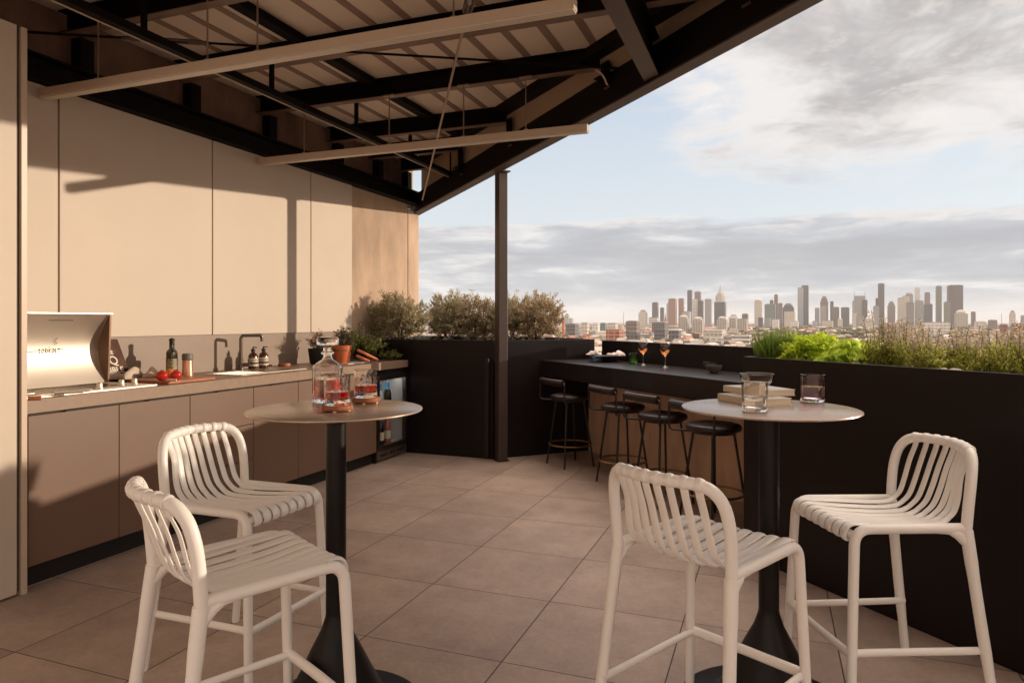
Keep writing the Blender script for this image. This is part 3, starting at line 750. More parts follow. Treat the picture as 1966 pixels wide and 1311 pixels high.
# cook book leaning on the splashback
cov = mat('charred cover', (.030, .022, .018), .6, noise=.5, nscale=14, col2=(.15, .06, .025), spec=.2)
by_ = atx(254, 720, -3.84).y-.215; bo = Vector((-3.84, by_, .912)); bx = Vector((0, .215, 0)); bz = Vector((-.055, -.062, .262)); by = bx.cross(bz).normalized()*-.022
book = thing('cook_book', tuple(bo), 'dark barbecue cook book leaning behind the open lid with white lettering', 'book')
b = MB(); b.obox(bo, bx, bz, by); b.build('cover', cov, book, bevel=.001)
b = MB(); b.obox(bo+bx*.02+bz*.02+by*.12, bx*.985, bz*.96, by*.76); b.build('pages', M['paper'], book)
wt = mat('title white', (.72, .66, .58), .5)
cv = [c for c in book.children if c.name.startswith('cover')][0]
nrm = -by.normalized()*.0012
for body, k, sz, xe in (('AUSSIE', .64, .036, .150), ('BBQ', .40, .078, .168), ('BIBLE', .20, .055, .188)):
    o2 = text_mesh(body, sz, wt, 'title_lettering', frame(bo+bz*k+nrm, bx, bz), cv, bold=.001)
    w_ = max(v.co.y for v in o2.data.vertices)-min(v.co.y for v in o2.data.vertices)
    o2.data.transform(Matrix.Translation((0, xe-w_, 0)))
# towel
def cloth(name, c, sx, sy, h, rot, m, label, cat, seed=1, n=26, folds=4):
    rng = random.Random(seed); vs = []; fs = []; c = Vector(c)
    ph = [rng.uniform(0, 6) for _ in range(6)]
    for j in range(n+1):
        for i in range(n+1):
            a, b = i/n*2-1, j/n*2-1
            rr = max(abs(a), abs(b)); e = max(0, 1-rr**3)
            z = h*(e**.6)*(.62+.38*math.sin(folds*a+ph[0]+1.2*b)*math.cos(1.6*b+ph[1]))+.004*math.sin(7*a+3*b+ph[2])*e
            wob = .10*math.sin(5*b+ph[3])+.05*math.sin(9*a+ph[4])
            x = sx*(a+wob*abs(b)*.5); y = sy*(b+.12*math.sin(4*a+ph[5]))
            X = x*math.cos(rot)-y*math.sin(rot); Y = x*math.sin(rot)+y*math.cos(rot)
            vs.append((c.x+X, c.y+Y, c.z+max(.003, z+.003)))
    for j in range(n):
        for i in range(n): k = j*(n+1)+i; fs.append((k, k+1, k+n+2, k+n+1))
    mb = MB().add(vs, fs); o = mb.build(name, m, smooth=True, ang=180)
    so_ = o.modifiers.new('thick', 'SOLIDIFY'); so_.thickness = .003; so_.offset = 1
    return tag(o, label, cat)
q = atz(232, 728, .925)
cloth('tea_towel', (q.x-.05, q.y+.06, .923), .085, .10, .085, .3, M['cloth'], 'crumpled linen tea towel beside the barbecue knobs', 'towel', 3)
q = atz(276, 722, .93); cloth('linen_napkin', (-3.74, 3.33, .929), .06, .075, .055, .9, M['cloth'], 'small folded linen napkin on the back of the chopping board', 'napkin', 8)
# chopping board
b = MB(); b.obox((-3.375, 3.115, .910), (.01, .36, 0), (-.36, .02, 0), (0, 0, .018)); tag(b.build('chopping_board', M['board'], bevel=.004), 'reddish wooden chopping board carrying tomatoes', 'chopping board')
def tomato(u, v, r, m, label, cat, nm):
    q = atz(u, v, .930+r)
    t = thing(nm, (q.x, q.y, .929), label, cat)
    MB().ball((q.x, q.y, .929+r*.93), r, 20, (1, 1, .93)).build('fruit', m, t, smooth=True, ang=180)
    s_ = MB()
    for k in range(5): a = k*2*PI/5; s_.tube([(q.x, q.y, .929+r*1.86), (q.x+.014*math.cos(a), q.y+.014*math.sin(a), .929+r*1.84)], [.003, .001], 5)
    s_.build('stalk', M['stem'], t)
tomato(311, 720, .034, M['tomato'], 'red tomato at the left of the fruit on the chopping board', 'tomato', 'tomato')
tomato(338, 719, .033, M['tomato'], 'dark red tomato at the right of the fruit on the chopping board', 'tomato', 'tomato')
tomato(327, 715, .031, M['orange'], 'orange tomato behind the two red ones', 'tomato', 'tomato')
kn = MB(); a = atz(296, 729, .935); c = atz(339, 729.5, .935); kn.tube([a+(c-a)*.45, c], .008, 8, flat=((0, 0, 1), .5)); d = (c-a); pp = Vector((-d.y, d.x, 0)).normalized()*.012
kn.add([a, a+d*.45+pp, a+d*.45-pp*.2, a+Vector((0, 0, .002)), a+d*.45+pp+Vector((0, 0, .002)), a+d*.45-pp*.2+Vector((0, 0, .002))], [(0, 2, 1), (3, 4, 5), (0, 1, 4, 3), (1, 2, 5, 4), (2, 0, 3, 5)])
tag(kn.build('kitchen_knife', [M['ssteel']]), 'small kitchen knife lying in front of the tomatoes', 'knife')
# bottles
def bottle(name, c, prof, m, label, cat, bands=(), cap=None, seg=24, sq=None, parent_kw=None, group=None):
    t = thing(name, tuple(c), label, cat, group)
    MB().lathe(prof, c, seg, sq).build('bottle_body', m, t, smooth=True)
    for (r, z0, z1, mm_, nm) in bands: MB().lathe([(r, z0), (r+.0006, z0), (r+.0006, z1), (r, z1)], c, seg, sq, closed=True).build(nm, mm_, t, smooth=True)
    if cap: MB().lathe(cap[0], c, 20).build(cap[2], cap[1], t, smooth=True)
    return t
def sqr(p):
    def f(t, z): return 1/((abs(math.cos(t))**p+abs(math.sin(t))**p)**(1/p))
    return f
q = atx(330, 715, -3.74); bottle('oil_bottle', Vector((q.x, q.y, .909)), [(0, 0), (.027, 0), (.029, .004), (.029, .165), (.027, .178), (.014, .195), (.0125, .245), (.0145, .248), (.0145, .26), (0, .26)], M['dkglass'],
    'tall dark olive oil bottle behind the tomatoes', 'bottle', [(.0295, .03, .13, mat('olive label', (.10, .095, .035), .5, noise=.5, nscale=40, col2=(.42, .36, .2)), 'label')], ([(0, .26), (.0155, .26), (.0155, .225), (.0158, .222), (.0158, .262), (0, .268)], M['labelblk'], 'cap'), sq=sqr(5))
q = atx(360, 722, -3.68); gc = Vector((q.x, q.y, .909)); gr = thing('pepper_grinder', tuple(gc), 'copper pepper grinder with grey lid next to the tomatoes', 'grinder')
MB().lathe([(0, 0), (.036, 0), (.037, .01), (.033, .06), (.032, .115), (0, .115)], gc, 28).build('grinder_body', M['copper'], gr, smooth=True)
MB().lathe([(0, .116), (.034, .116), (.035, .12), (.035, .15), (.030, .162), (0, .164)], gc, 28).build('grinder_lid', mat('grey lid', (.17, .15, .14), .5), gr, smooth=True)
for (u, v, lab) in ((486, 712, 'amber soap pump bottle nearer the tap'), (506, 710, 'amber soap pump bottle farther from the tap')):
    q = atx(u, v, -3.80); c = Vector((q.x, q.y, .909))
    t = bottle('soap_bottle', c, [(0, 0), (.034, 0), (.036, .004), (.036, .105), (.030, .122), (.013, .135), (.013, .142), (0, .142)], M['amberb'], lab, 'soap bottle', [(.0365, .028, .092, M['label'], 'label')], ([(0, .142), (.016, .142), (.016, .16), (.006, .162), (.006, .178), (0, .178)], M['labelblk'], 'pump'), group='soap bottles by the sink')
    lb = [k for k in t.children if k.name.startswith('label')][0]
    b = MB().lathe([(.0372, .045), (.0376, .045), (.0376, .058), (.0372, .058)], c, 24, closed=True); b.lathe([(.0372, .072), (.0376, .072), (.0376, .075), (.0372, .075)], c, 24, closed=True); sub(lb, b, 'label_print', M['labelblk'])
    MB().tube([(c.x, c.y, c.z+.176), (c.x+.02, c.y+.022, c.z+.172)], .004, 8).build('nozzle', M['labelblk'], t, smooth=True)
q = atx(546, 703, -3.84); MBc = MB().lathe([(0, 0), (.05, 0), (.052, .004), (.052, .022), (.05, .026), (0, .026)], (q.x, q.y, .909), 28); tag(MBc.build('wooden_coaster_stack', M['wood'], smooth=True), 'round red wooden dish on the bench against the splashback', 'dish')
q = atx(573, 702, -3.80)
# pots at the end of the bench
pq = atx(612, 696, -3.70); c = Vector((-3.72, 5.05, .909)); t = thing('black_pot', tuple(c), 'black plant pot behind the decanter on the bench end', 'plant pot')
MB().lathe([(0, 0), (.07, 0), (.085, .02), (.10, .14), (.096, .14), (.08, .12), (0, .12)], c, 28).build('pot', M['blackpot'], t, smooth=True)
pq = atz(657, 691, .912); c = Vector((-3.58, 5.18, .909)); t = thing('orange_pot', tuple(c), 'glossy orange red bucket pot on the bench end', 'plant pot')
MB().lathe([(0, 0), (.062, 0), (.066, .004), (.082, .125), (.086, .128), (.089, .165), (.083, .165), (.078, .12), (0, .12)], c, 32).build('pot', M['terra'], t, smooth=True)
MB().lathe([(.0835, .118), (.0860, .118), (.0866, .126), (.0840, .126)], c, 32, closed=True).build('rim_band', M['brass'], t, smooth=True)
b = MB(); h0 = c+Vector((.10, .10, .12)); b.tube([h0, h0+Vector((.10, .17, -.095))], .013, 10); tag(b.build('hand_trowel_handle', M['terra'], smooth=True), 'upper orange red tool handle leaning by the bucket pot', 'garden tool')
b = MB(); h0 = c+Vector((.085, .10, .07)); b.tube([h0, h0+Vector((.07, .10, -.055))], .013, 10); tag(b.build('hand_fork_handle', M['terra'], smooth=True), 'lower orange red tool handle lying by the bucket pot', 'garden tool')
b = MB(); q0 = atz(655, 694, .911); b.obox((-3.62, 5.10, .910), (.16, .0, 0), (0, .34, 0), (0, 0, .006)); tag(b.build('paper_sheet', M['cover']), 'flat pale magazine under the orange pot', 'magazine')

# ---- fridge
fr = thing('wine_fridge', (-3.6, 5.65, 0), 'stainless glass door drinks fridge at the end of the kitchen bench', 'fridge')
fy0, fy1 = 5.392, 5.925; st = M['ssteel']
b = MB(); fx = KX+.004
b.box((fx-.035, fy0, .105), (fx, fy0+.035, .785)); b.box((fx-.035, fy1-.035, .105), (fx, fy1, .785)); b.box((fx-.035, fy0+.0352, .745), (fx, fy1-.0352, .785)); b.box((fx-.035, fy0+.0352, .105), (fx, fy1-.0352, .145))
dr = b.build('door', mat('dark stainless', (.30, .24, .2), .3, 1.), fr)
MB().box((fx-.022, fy0+.036, .146), (fx-.018, fy1-.036, .744)).build('door_glass', mat('fridge glass', (.93, .95, .96), .02, trans=1, ior=1.02), fr)
b = MB(); b.box((fx-.03, fy0, .02), (fx-.006, fy1, .10)); b.build('vent_grille', mat('grille steel', (.28, .22, .18), .35, .9), fr)
b = MB()
for i in range(16):
    if i in (5, 10): continue
    b.box((fx-.0055, fy0+.05+i*.027, .045), (fx-.004, fy0+.066+i*.027, .075))
b.build('vent_slots', M['kick'], fr)
inn = mat('fridge liner', (.60, .60, .60), .5)
b = MB(); X0 = fx-.50
b.box((X0, fy0+.01, .12), (X0+.01, fy1-.01, .76)); b.box((X0, fy0+.01, .12), (fx-.04, fy0+.02, .76)); b.box((X0, fy1-.02, .12), (fx-.04, fy1-.01, .76)); b.box((X0, fy0+.021, .12), (fx-.04, fy1-.021, .13)); b.box((X0, fy0+.021, .75), (fx-.04, fy1-.021, .76))
b.build('liner', inn, fr)
for z in (.46,): MB().box((X0+.012, fy0+.022, z), (fx-.06, fy1-.022, z+.006)).build('shelf', M['ssteel'], fr)
MB().box((fx-.10, fy0+.05, .744), (fx-.08, fy1-.05, .749)).build('led_strip', mat('fridge led', (1, 1, 1), .5, emit=(1, .96, .90), es=6.0), fr)
MB().box((KX-.06, fy0, .787), (KX-.02, fy1, .84)).build('top_gap', M['kick'], fr)
wineprof = [(0, 0), (.034, 0), (.036, .004), (.036, .17), (.030, .20), (.015, .235), (.0135, .29), (.015, .292), (.015, .305), (0, .305)]
for (y, z, m_, capc, lab, nm) in ((5.56, .467, mat('clear bottle', (.55, .6, .62), .1, coat=.3), (.1, .35, .6), 'pale bottle with blue band on the upper fridge shelf', 'wine_bottle'),
      (5.70, .467, M['dkglass'], (.06, .32, .62), 'dark bottle with bright blue neck band on the upper fridge shelf', 'wine_bottle'),
      (5.57, .131, mat('navy bottle', (.012, .012, .03), .12, coat=.4), (.6, .6, .6), 'dark wine bottle with white label low in the fridge', 'wine_bottle'),
      (5.69, .131, mat('rose bottle', (.36, .12, .10), .12, coat=.4), (.45, .22, .16), 'rose wine bottle low in the fridge', 'wine_bottle')):
    sc2 = .80 if z > .3 else .95
    pr = [(r*1.0, h*sc2) for r, h in wineprof]
    bottle(nm, Vector((fx-.085, y, z)), pr, m_, lab, 'bottle', [(.0365, .05*sc2, .13*sc2, M['label'] if z < .3 else m_, 'label')], ([(.0145, .245*sc2), (.016, .245*sc2), (.0165, .30*sc2), (.0, .312*sc2)], mat('foil %.2f' % capc[0], capc, .4), 'foil'), group='bottles in the drinks fridge')
    c = Vector((fx-.085, y, z))
    if z > .3:
        root = [o for o in col.objects if o.get('label') == lab][0]
        MB().lathe([(.0150, .215*sc2), (.0225, .215*sc2), (.0175, .245*sc2), (.0150, .245*sc2)], c, 20, closed=True).build('neck_band', mat('bright blue band', (.05, .42, .75), .4), root, smooth=True)

# ================================================================== WHITE SLATTED STOOLS
def make_chair(label):
    t = thing('slatted_stool', (0, 0, 0), label, 'stool', 'white slatted stools at the round tables', world=False)
    r = .0165; ZSt = .612; w = .19; m = M['white']; H2 = .845
    for s_ in (1, -1):
        # front leg flows over into the seat side rail
        pts = round_path([(.205, s_*.212, 0), (.178, s_*w, ZSt), (-.195, s_*w, ZSt-.006)], .055, 7)
        k = 9
        MB().tube(pts[:k], [.0150]+[r]*(k-1), 14).build('leg', m, t, smooth=True, ang=60)
        MB().tube(pts[k-1:], r, 14).build('seat_rail', m, t, smooth=True, ang=60)
        pts = smooth_path([(-.285, s_*.225, 0), (-.240, s_*.208, .33), (-.206, s_*.194, .60)], 5)
        MB().tube(pts, [.0155]*3+[.0175]*(len(pts)-6)+[.0195]*3, 14).build('leg', m, t, smooth=True, ang=60)
        MB().tube(smooth_path([(-.10, s_*w, ZSt-.008), (-.165, s_*w, ZSt-.018), (-.208, s_*(w+.003), ZSt-.055)], 5), [r*.8]*5+[r]*6, 12).build('gusset', m, t, smooth=True, ang=60)
        MB().tube(smooth_path([(-.252, s_*.211, .21), (-.235, s_*.204, .207), (.17, s_*.196, .213), (.195, s_*.202, .21)], 4), [r*1.0, r*.95]+[r*.78]*9+[r*.95, r], 12, flat=((0, 0, 1), .72)).build('stretcher', m, t, smooth=True, ang=60)
    MB().tube(smooth_path([(.195, -.202, .218), (.200, -.18, .214), (.203, 0, .214), (.200, .18, .214), (.195, .202, .218)], 4), [r]*2+[r*.95]*13+[r]*2, 12, flat=((0, 0, 1), .75)).build('footrest', m, t, smooth=True, ang=60)
    # back hoop
    hoop = [(-.204, -.194, .585), (-.211, -.197, .68), (-.219, -.196, .745), (-.231, -.187, .798), (-.247, -.166, .833), (-.264, -.132, .849), (-.287, -.070, .853), (-.298, 0, .854)]
    hoop += [(x, -y, z) for x, y, z in hoop[:-1]][::-1]
    hp = smooth_path(hoop, 5); MB().tube(hp, .0170, 14).build('back_hoop', m, t, smooth=True, ang=60)
    MB().tube([(.176, -w, ZSt-.022), (.180, 0, ZSt-.026), (.176, w, ZSt-.022)], .0135, 12).build('front_rail', m, t, smooth=True, ang=60)
    bk_ = MB(); st_ = MB(); nS = 8
    for i in range(nS):
        f = (i-(nS-1)/2)/((nS-1)/2); y = f*.146; g1 = 1-f*f; yt = f*.133
        q_ = min(hp, key=lambda v: abs(v.y-yt)+(10 if v.z < .8 else 0)); xt, zt = q_.x, q_.z
        ring = [(xt+.0162*math.cos(R_(a)), yt, zt+.0162*math.sin(R_(a))) for a in range(-100, 271, 30)]
        bk_.tube(ring, .0128, 10, flat=((0, 1, 0), .30))
        dz = .006+.016*f*f; bow = .010*g1
        P = [(xt-.001, yt, zt-.008), (xt+.004, yt, zt-.03), (-.236-.034*g1, y*.90, .765), (-.219-.025*g1, y*.95, .69), (-.203-.016*g1, y*.96, .635+dz*.5), (-.178-bow*.4, y*.96, .599+dz)]
        path = smooth_path(P, 5); bk_.tube(path, .0136, 12, flat=((0, 1, 0), .30))
        ys_ = f*.1585
        P = [(-.181-bow*.4, y*.96, .601+dz), (-.150, y*.98, .5875+dz), (-.07, (y+ys_)/2, .5845+dz), (.05, ys_, .5915+dz), (.13, ys_, .605+dz*.6), (.168, ys_, .6115+dz*.4), (.190, ys_, .603+dz*.3), (.1985, ys_, .587), (.193, ys_, .574), (.176, ys_, .5715)]
        path = smooth_path(P, 4); st_.tube(path, [.0136, .0145, .0155, .0165]+[.0182]*(len(path)-4), 12, flat=((0, 1, 0), .34))
    bk_.build('backrest', m, t, smooth=True, ang=60); st_.build('seat', m, t, smooth=True, ang=60)
    return t
chA = make_chair('white slatted stool behind the left table, its back to the cupboards')
CH = [(-1.879, 2.106, -2.0, None),
      (-1.370, 1.555, 63.5, 'white slatted stool nearest the camera at the left table, seen from behind'),
      (-.178, 2.188, 62.3, 'white slatted stool in front of the right table with its back to the camera'),
      (.327, 2.730, -154.2, 'white slatted stool against the black planter at the far right')]
for i, (x, y, a, lab) in enumerate(CH):
    c = chA if i == 0 else copy_tree(chA)
    c.location = (x, y, 0); c.rotation_euler = (0, 0, R_(a))
    if lab: c['label'] = lab

# ================================================================== ROUND TABLES
def make_table(label):
    t = thing('bar_table', (0, 0, 0), label, 'table', 'round pedestal tables', world=False)
    MB().lathe([(0, .994), (.278, .994), (.281, .997), (.280, 1.0), (.276, 1.0015), (0, 1.0015)], seg=96).build('tabletop', M['tabletop'], t, smooth=True, ang=50)
    MB().lathe([(0, .30), (.0325, .30), (.0325, .985), (.09, .986), (.09, .993), (0, .993)], seg=48).build('pedestal', M['pedestal'], t, smooth=True)
    MB().lathe([(0, .335), (.033, .335), (.034, .325), (.047, .285), (.078, .225), (.112, .155), (.140, .100), (.160, .062), (.182, .034), (.215, .018), (.285, .012), (.290, .008), (.290, 0.0), (0, 0)][::-1], seg=64).build('base', M['pedestal'], t, smooth=True, ang=60)
    for o in t.children:
        o.data.update()
    return t
t1 = make_table('round brown bar table on the left carrying decanter and tumblers'); t1.location = (-1.334, 1.898, 0)
t2 = copy_tree(t1); t2.location = (-.011, 2.428, 0); t2['label'] = 'round bar table on the right carrying books and water glasses'

# tableware, left table
ZT = 1.0016
def tumbler(name, c, r, h, label, liquid=None, lm=None, gm_=M['glass'], cut=False, flute=0, cat='glass', group=None, base=.010, wall=.0028):
    t = thing(name, tuple(c), label, cat, group)
    def q(tt, z):
        k = 1
        if flute: k *= 1+.018*math.cos(flute*tt)
        return k
    def q2(tt, z):
        k = 1
        if cut and .012 < z < h*.66:
            k += .020*(abs(math.sin(6*tt+z*210))+abs(math.sin(6*tt-z*210))-1)
        elif flute: k *= 1+.022*math.cos(flute*tt)
        return k
    n = 22 if cut else 6
    zz = [h*i/n for i in range(n+1)]
    prof = [(0, 0), (r*.90, 0)]+[(r*(.96+.04*z/h), max(z, .003)) for z in zz]+[(r-wall*.5, h+.0008)]+[(r-wall, h-.001)]+[((r-wall)*(.97+.03*(z/h)), z) for z in [h*.7, h*.4, base+.004]]+[(r*.7, base), (0, base)]
    MB().lathe(prof, c, 72 if (cut or flute) else 40, q2 if (cut or flute) else None).build('glass_body', gm_, t, smooth=True, ang=35 if cut else 60)
    if liquid:
        ri = (r-wall)*.985
        MB().lathe([(0, base+.0006), (r*.68, base+.0008), (ri*.955, base+.0045), (ri*.985, liquid), (0, liquid)], c, 48).build('drink', lm, t, smooth=True, ang=60)
    return t
for (u, v, lab) in ((647, 788.5, 'cut crystal tumbler of red spirit nearest the camera on the left table'), (702, 773, 'cut crystal tumbler of red spirit on the farther coaster')):
    q = atz(u, v, ZT); c = Vector((q.x, q.y, ZT))
    co = thing('wood_coaster', tuple(c), ('round red wood coaster under the nearer tumbler' if v > 780 else 'round red wood coaster under the farther tumbler'), 'coaster', 'round wood coasters')
    MB().lathe([(0, .004), (.047, .004), (.050, .007), (.050, .017), (.047, .0195), (0, .0195)], c, 40).build('coaster_disc', M['wood'], co, smooth=True, ang=50)
    f_ = MB(); 
    for k in range(4): a = k*PI/2+.4; f_.lathe([(0, 0), (.006, 0), (.006, .0045), (0, .0045)], (c.x+.036*math.cos(a), c.y+.036*math.sin(a), c.z), 10)
    f_.build('coaster_feet', M['ssteel'], co)
    tumbler('crystal_tumbler', c+Vector((0, 0, .020)), .041, .095, lab, .042, M['amber'], cut=True, group='cut crystal tumblers', base=.016)
# decanter
q = atz(629, 772.5, ZT); c = Vector((q.x, q.y, ZT)); dc = thing('crystal_decanter', tuple(c), 'square cut crystal decanter half full of red spirit on the left table', 'decanter')
sq4 = sqr(7)
rot = R_(24)
def dsq(t, z):
    t2_ = t+rot
    if z < .128: return (1/((abs(math.cos(t2_))**7+abs(math.sin(t2_))**7)**(1/7)))*(1+(.012*math.cos(24*t) if z > .012 else 0))
    k = max(0, min(1, (z-.128)/.022)); a = 1/((abs(math.cos(t2_))**7+abs(math.sin(t2_))**7)**(1/7)); return a*(1-k)+k
def isq(t, z):
    t2_ = t+rot; k = max(0, min(1, (z-.125)/.022)); a = 1/((abs(math.cos(t2_))**7+abs(math.sin(t2_))**7)**(1/7)); return a*(1-k)+k
op = [(0, 0), (.038, 0), (.0415, .004), (.0425, .02), (.0425, .06), (.0425, .10), (.0425, .124), (.040, .130), (.031, .142), (.019, .151), (.0150, .160), (.0150, .168), (.0215, .171), (.0225, .174), (.0215, .177), (.0155, .180), (.0155, .192)]
ip = [(.0125, .192), (.0115, .160), (.016, .150), (.028, .139), (.036, .127), (.0375, .118), (.0375, .03), (.034, .015), (0, .014)]
MBd = MB(); MBd.lathe(op+ip, c, 96, dsq); MBd.build('flask', M['glass'], dc, smooth=True, ang=40)
MB().lathe([(0, .0145), (.033, .0155), (.0368, .030), (.0368, .083), (0, .083)], c, 64, isq).build('drink', M['amber'], dc, smooth=True, ang=40)
MB().lathe([(0, .165), (.0095, .165), (.0110, .193), (.017, .194), (.024, .199), (.036, .203), (.0370, .2065), (.0370, .226), (.034, .2295), (0, .2295)], c, 60, lambda t, z: 1+(.03*math.cos(20*t) if .2 < z < .228 else 0)).build('stopper', M['glass'], dc, smooth=True, ang=40)

# tableware, right table
bks = []
def rect_book(cpx, base, L1, L2, ang, h, label, nm='paper_book'):
    q = atz(cpx[0], cpx[1], base); d = Vector((math.cos(ang), math.sin(ang), 0)); n = Vector((-math.sin(ang), math.cos(ang), 0)); p = q-d*L1/2-n*L2/2; p.z = base
    t = thing(nm, (q.x, q.y, base), label, 'book', 'books on the right table')
    MB().obox(p+Vector((0, 0, .0015))+d*.002+n*.002, d*(L1-.004), n*(L2-.004), (0, 0, h-.003)).build('pages', M['paper'], t, bevel=.0006, bseg=1)
    b = MB().obox(p, d*L1, n*L2, (0, 0, .0014)); b.obox(p+Vector((0, 0, h-.0014)), d*L1, n*L2, (0, 0, .0014)); b.obox(p+Vector((0, 0, .00141))+n*(L2+.0002), d*L1, n*.0014, (0, 0, h-.0029)); b.build('cover', M['cover'], t)
    return t
ba = R_(38)
rect_book((1447, 772), ZT, .150, .21, ba, .023, 'lower thick book on the right table')
rect_book((1456, 755), ZT+.0232, .150, .21, ba, .022, 'upper pale book on the right table under the glass bowl')
q = atz(1453, 745, ZT+.046); c = Vector((q.x, q.y, ZT+.0455)); t = thing('glass_bowl', tuple(c), 'small footed smoky glass bowl standing on the books', 'bowl')
MB().lathe([(r_*1.12, z_*.93) for r_, z_ in [(0, 0), (.022, 0), (.024, .003), (.036, .012), (.048, .030), (.0525, .048), (.053, .056), (.0518, .0565), (.0503, .056), (.0498, .048), (.0455, .031), (.034, .0145), (.0, .006)]], c, 48).build('bowl_body', mat('smoky glass', (.86, .78, .72), .03, trans=1, ior=1.4), t, smooth=True, ang=60)
q = atz(1449, 789, ZT); tumbler('water_glass', Vector((q.x, q.y, ZT)), .0395, .092, 'clear fluted water glass in front of the books', .048, M['water'], flute=12)
q = atz(1560, 771, ZT); tumbler('pink_glass', Vector((q.x, q.y, ZT)), .0410, .096, 'pink fluted glass half full of water on the right table', .054, mat('pink water', (1, .88, .92), 0, trans=1, ior=1.33), gm_=M['pinkglass'], flute=12)

# bar tableware
ZB = .9155
q = atz(1160, 694, ZB); c = Vector((q.x, q.y, ZB))
for k in range(4):
    p = MB().lathe([(0, 0), (.075, 0), (.085, .002), (.135, .012), (.138, .0145), (.134, .0150), (.085, .0055), (0, .005)], (c.x+.002*(k % 2), c.y, c.z+k*.0135), 48)
    tag(p.build('dinner_plate', M['plate'], smooth=True, ang=50), ['lowest dark plate of the stack on the bar', 'second plate from the bottom of the stack on the bar', 'third plate from the bottom of the stack on the bar', 'topmost dark plate of the stack on the bar under the napkins'][k], 'plate', 'plates stacked on the bar')
cloth('white_napkin', (c.x-.105, c.y+.02, c.z+.055), .07, .035, .055, -.4, M['napkin'], 'left white napkin draped on the plate stack', 'napkin', 5, folds=2)
cloth('white_napkin', (c.x+.115, c.y-.03, c.z+.053), .075, .04, .060, -.5, M['napkin'], 'right white napkin draped on the plate stack', 'napkin', 11, folds=2)
q = atz(1216, 698, ZB); tumbler('green_glass', Vector((q.x, q.y, ZB)), .038, .092, 'green ribbed tumbler on the bar beside the wine glasses', .045, mat('green water', (.55, .9, .45), 0, trans=1, ior=1.33), gm_=M['greenglass'], flute=16)
def wineglass(u, v, label):
    q = atz(u, v, ZB); c = Vector((q.x, q.y, ZB)); t = thing('wine_glass', tuple(c), label, 'wine glass', 'stemmed wine glasses on the bar')
    MB().lathe([(0, 0), (.036, 0), (.036, .0015), (.012, .006), (.0045, .014), (.0038, .085), (.008, .094), (.024, .104), (.037, .125), (.0405, .15), (.037, .185), (.0335, .205), (.0325, .205), (.036, .185), (.0392, .15), (.0358, .126), (.023, .106), (.006, .098), (0, .0975)], c, 40).build('glass_body', M['glass'], t, smooth=True, ang=60)
    MB().lathe([(0, .0985), (.006, .0988), (.0225, .1065), (.0352, .1262), (.0385, .143), (0, .143)], c, 36).build('drink', M['wine'], t, smooth=True, ang=60)
wineglass(1235, 700.5, 'wine glass of rose beside the green tumbler'); wineglass(1277, 705, 'wine glass of rose nearer the grey bowls')
def bowl(u, v, label, nm='small_bowl'):
    q = atz(u, v, ZB); c = Vector((q.x, q.y, ZB)); b = MB().lathe([(0, 0), (.024, 0), (.026, .002), (.044, .022), (.054, .048), (.055, .056), (.0515, .056), (.050, .048), (.040, .024), (.0, .008)], c, 36)
    tag(b.build(nm, M['bowl'], smooth=True, ang=50), label, 'bowl', 'small grey bowls on the bar')
bowl(1364, 709, 'grey bowl behind the other one on the bar'); bowl(1371, 716, 'grey bowl in front of the other one on the bar')

# ================================================================== BLACK BAR STOOLS
def make_stool(label):
    t = thing('bar_stool', (0, 0, 0), label, 'bar stool', 'black leather bar stools at the bar', world=False)
    # local x points to the bar
    z = .585
    MB().lathe([(0, 0), (.150, 0), (.168, .006), (.175, .018), (.175, .030), (.166, .042), (.145, .048), (0, .051)], (0, 0, z), 48).build('seat', M['leather'], t, smooth=True, ang=60)
    MB().lathe([(0, -.012), (.140, -.012), (.140, -.001), (0, -.001)], (0, 0, z), 32).build('seat_plate', M['black'], t, smooth=True)
    for k in range(4):
        a = PI/4+k*PI/2; MB().tube([(.125*math.cos(a), .125*math.sin(a), z-.004), (.215*math.cos(a), .215*math.sin(a), 0)], .0085, 10).build('leg', M['black'], t, smooth=True)
    n = 48; ring = [(.188*math.cos(2*PI*k/n), .188*math.sin(2*PI*k/n), .19) for k in range(n+1)]
    MB().tube(ring, .0075, 8, cap=False).build('foot_ring', M['brass'], t, smooth=True)
    pad = MB(); n = 12; pts = []
    for k in range(n+1):
        f = k/n*2-1; pts.append((-.205-.02*(1-f*f)+.02, f*.185, z+.165))
    pad.tube([pts[0]]+pts+[pts[-1]], [.018]+[.029]*len(pts)+[.018], 16); pad.build('backrest', M['leather'], t, smooth=True, ang=60)
    for s_ in (1, -1):
        MB().tube(round_path([(-.188, s_*.165, z+.165), (-.188, s_*.21, z+.165), (-.188, s_*.21, z-.007), (-.10, s_*.10, z-.007)], .035, 6), .0075, 10).build('back_rod', M['black'], t, smooth=True)
    return t
st0 = make_stool('black bar stool farthest left against the dark planter end')
ST = [(-1.700, 5.960, None), (-1.11, 5.41, 'second black bar stool from the left at the bar'), (-.735, 4.985, 'third black bar stool from the left, between two others at the bar'), (-.354, 4.59, 'black bar stool nearest the right table, partly behind its top')]
for i, (x, y, lab) in enumerate(ST):
    s_ = st0 if i == 0 else copy_tree(st0); s_.location = (x, y, 0); s_.rotation_euler = (0, 0, R_(45+[3, -2, 1, 2][i]))
    if lab: s_['label'] = lab
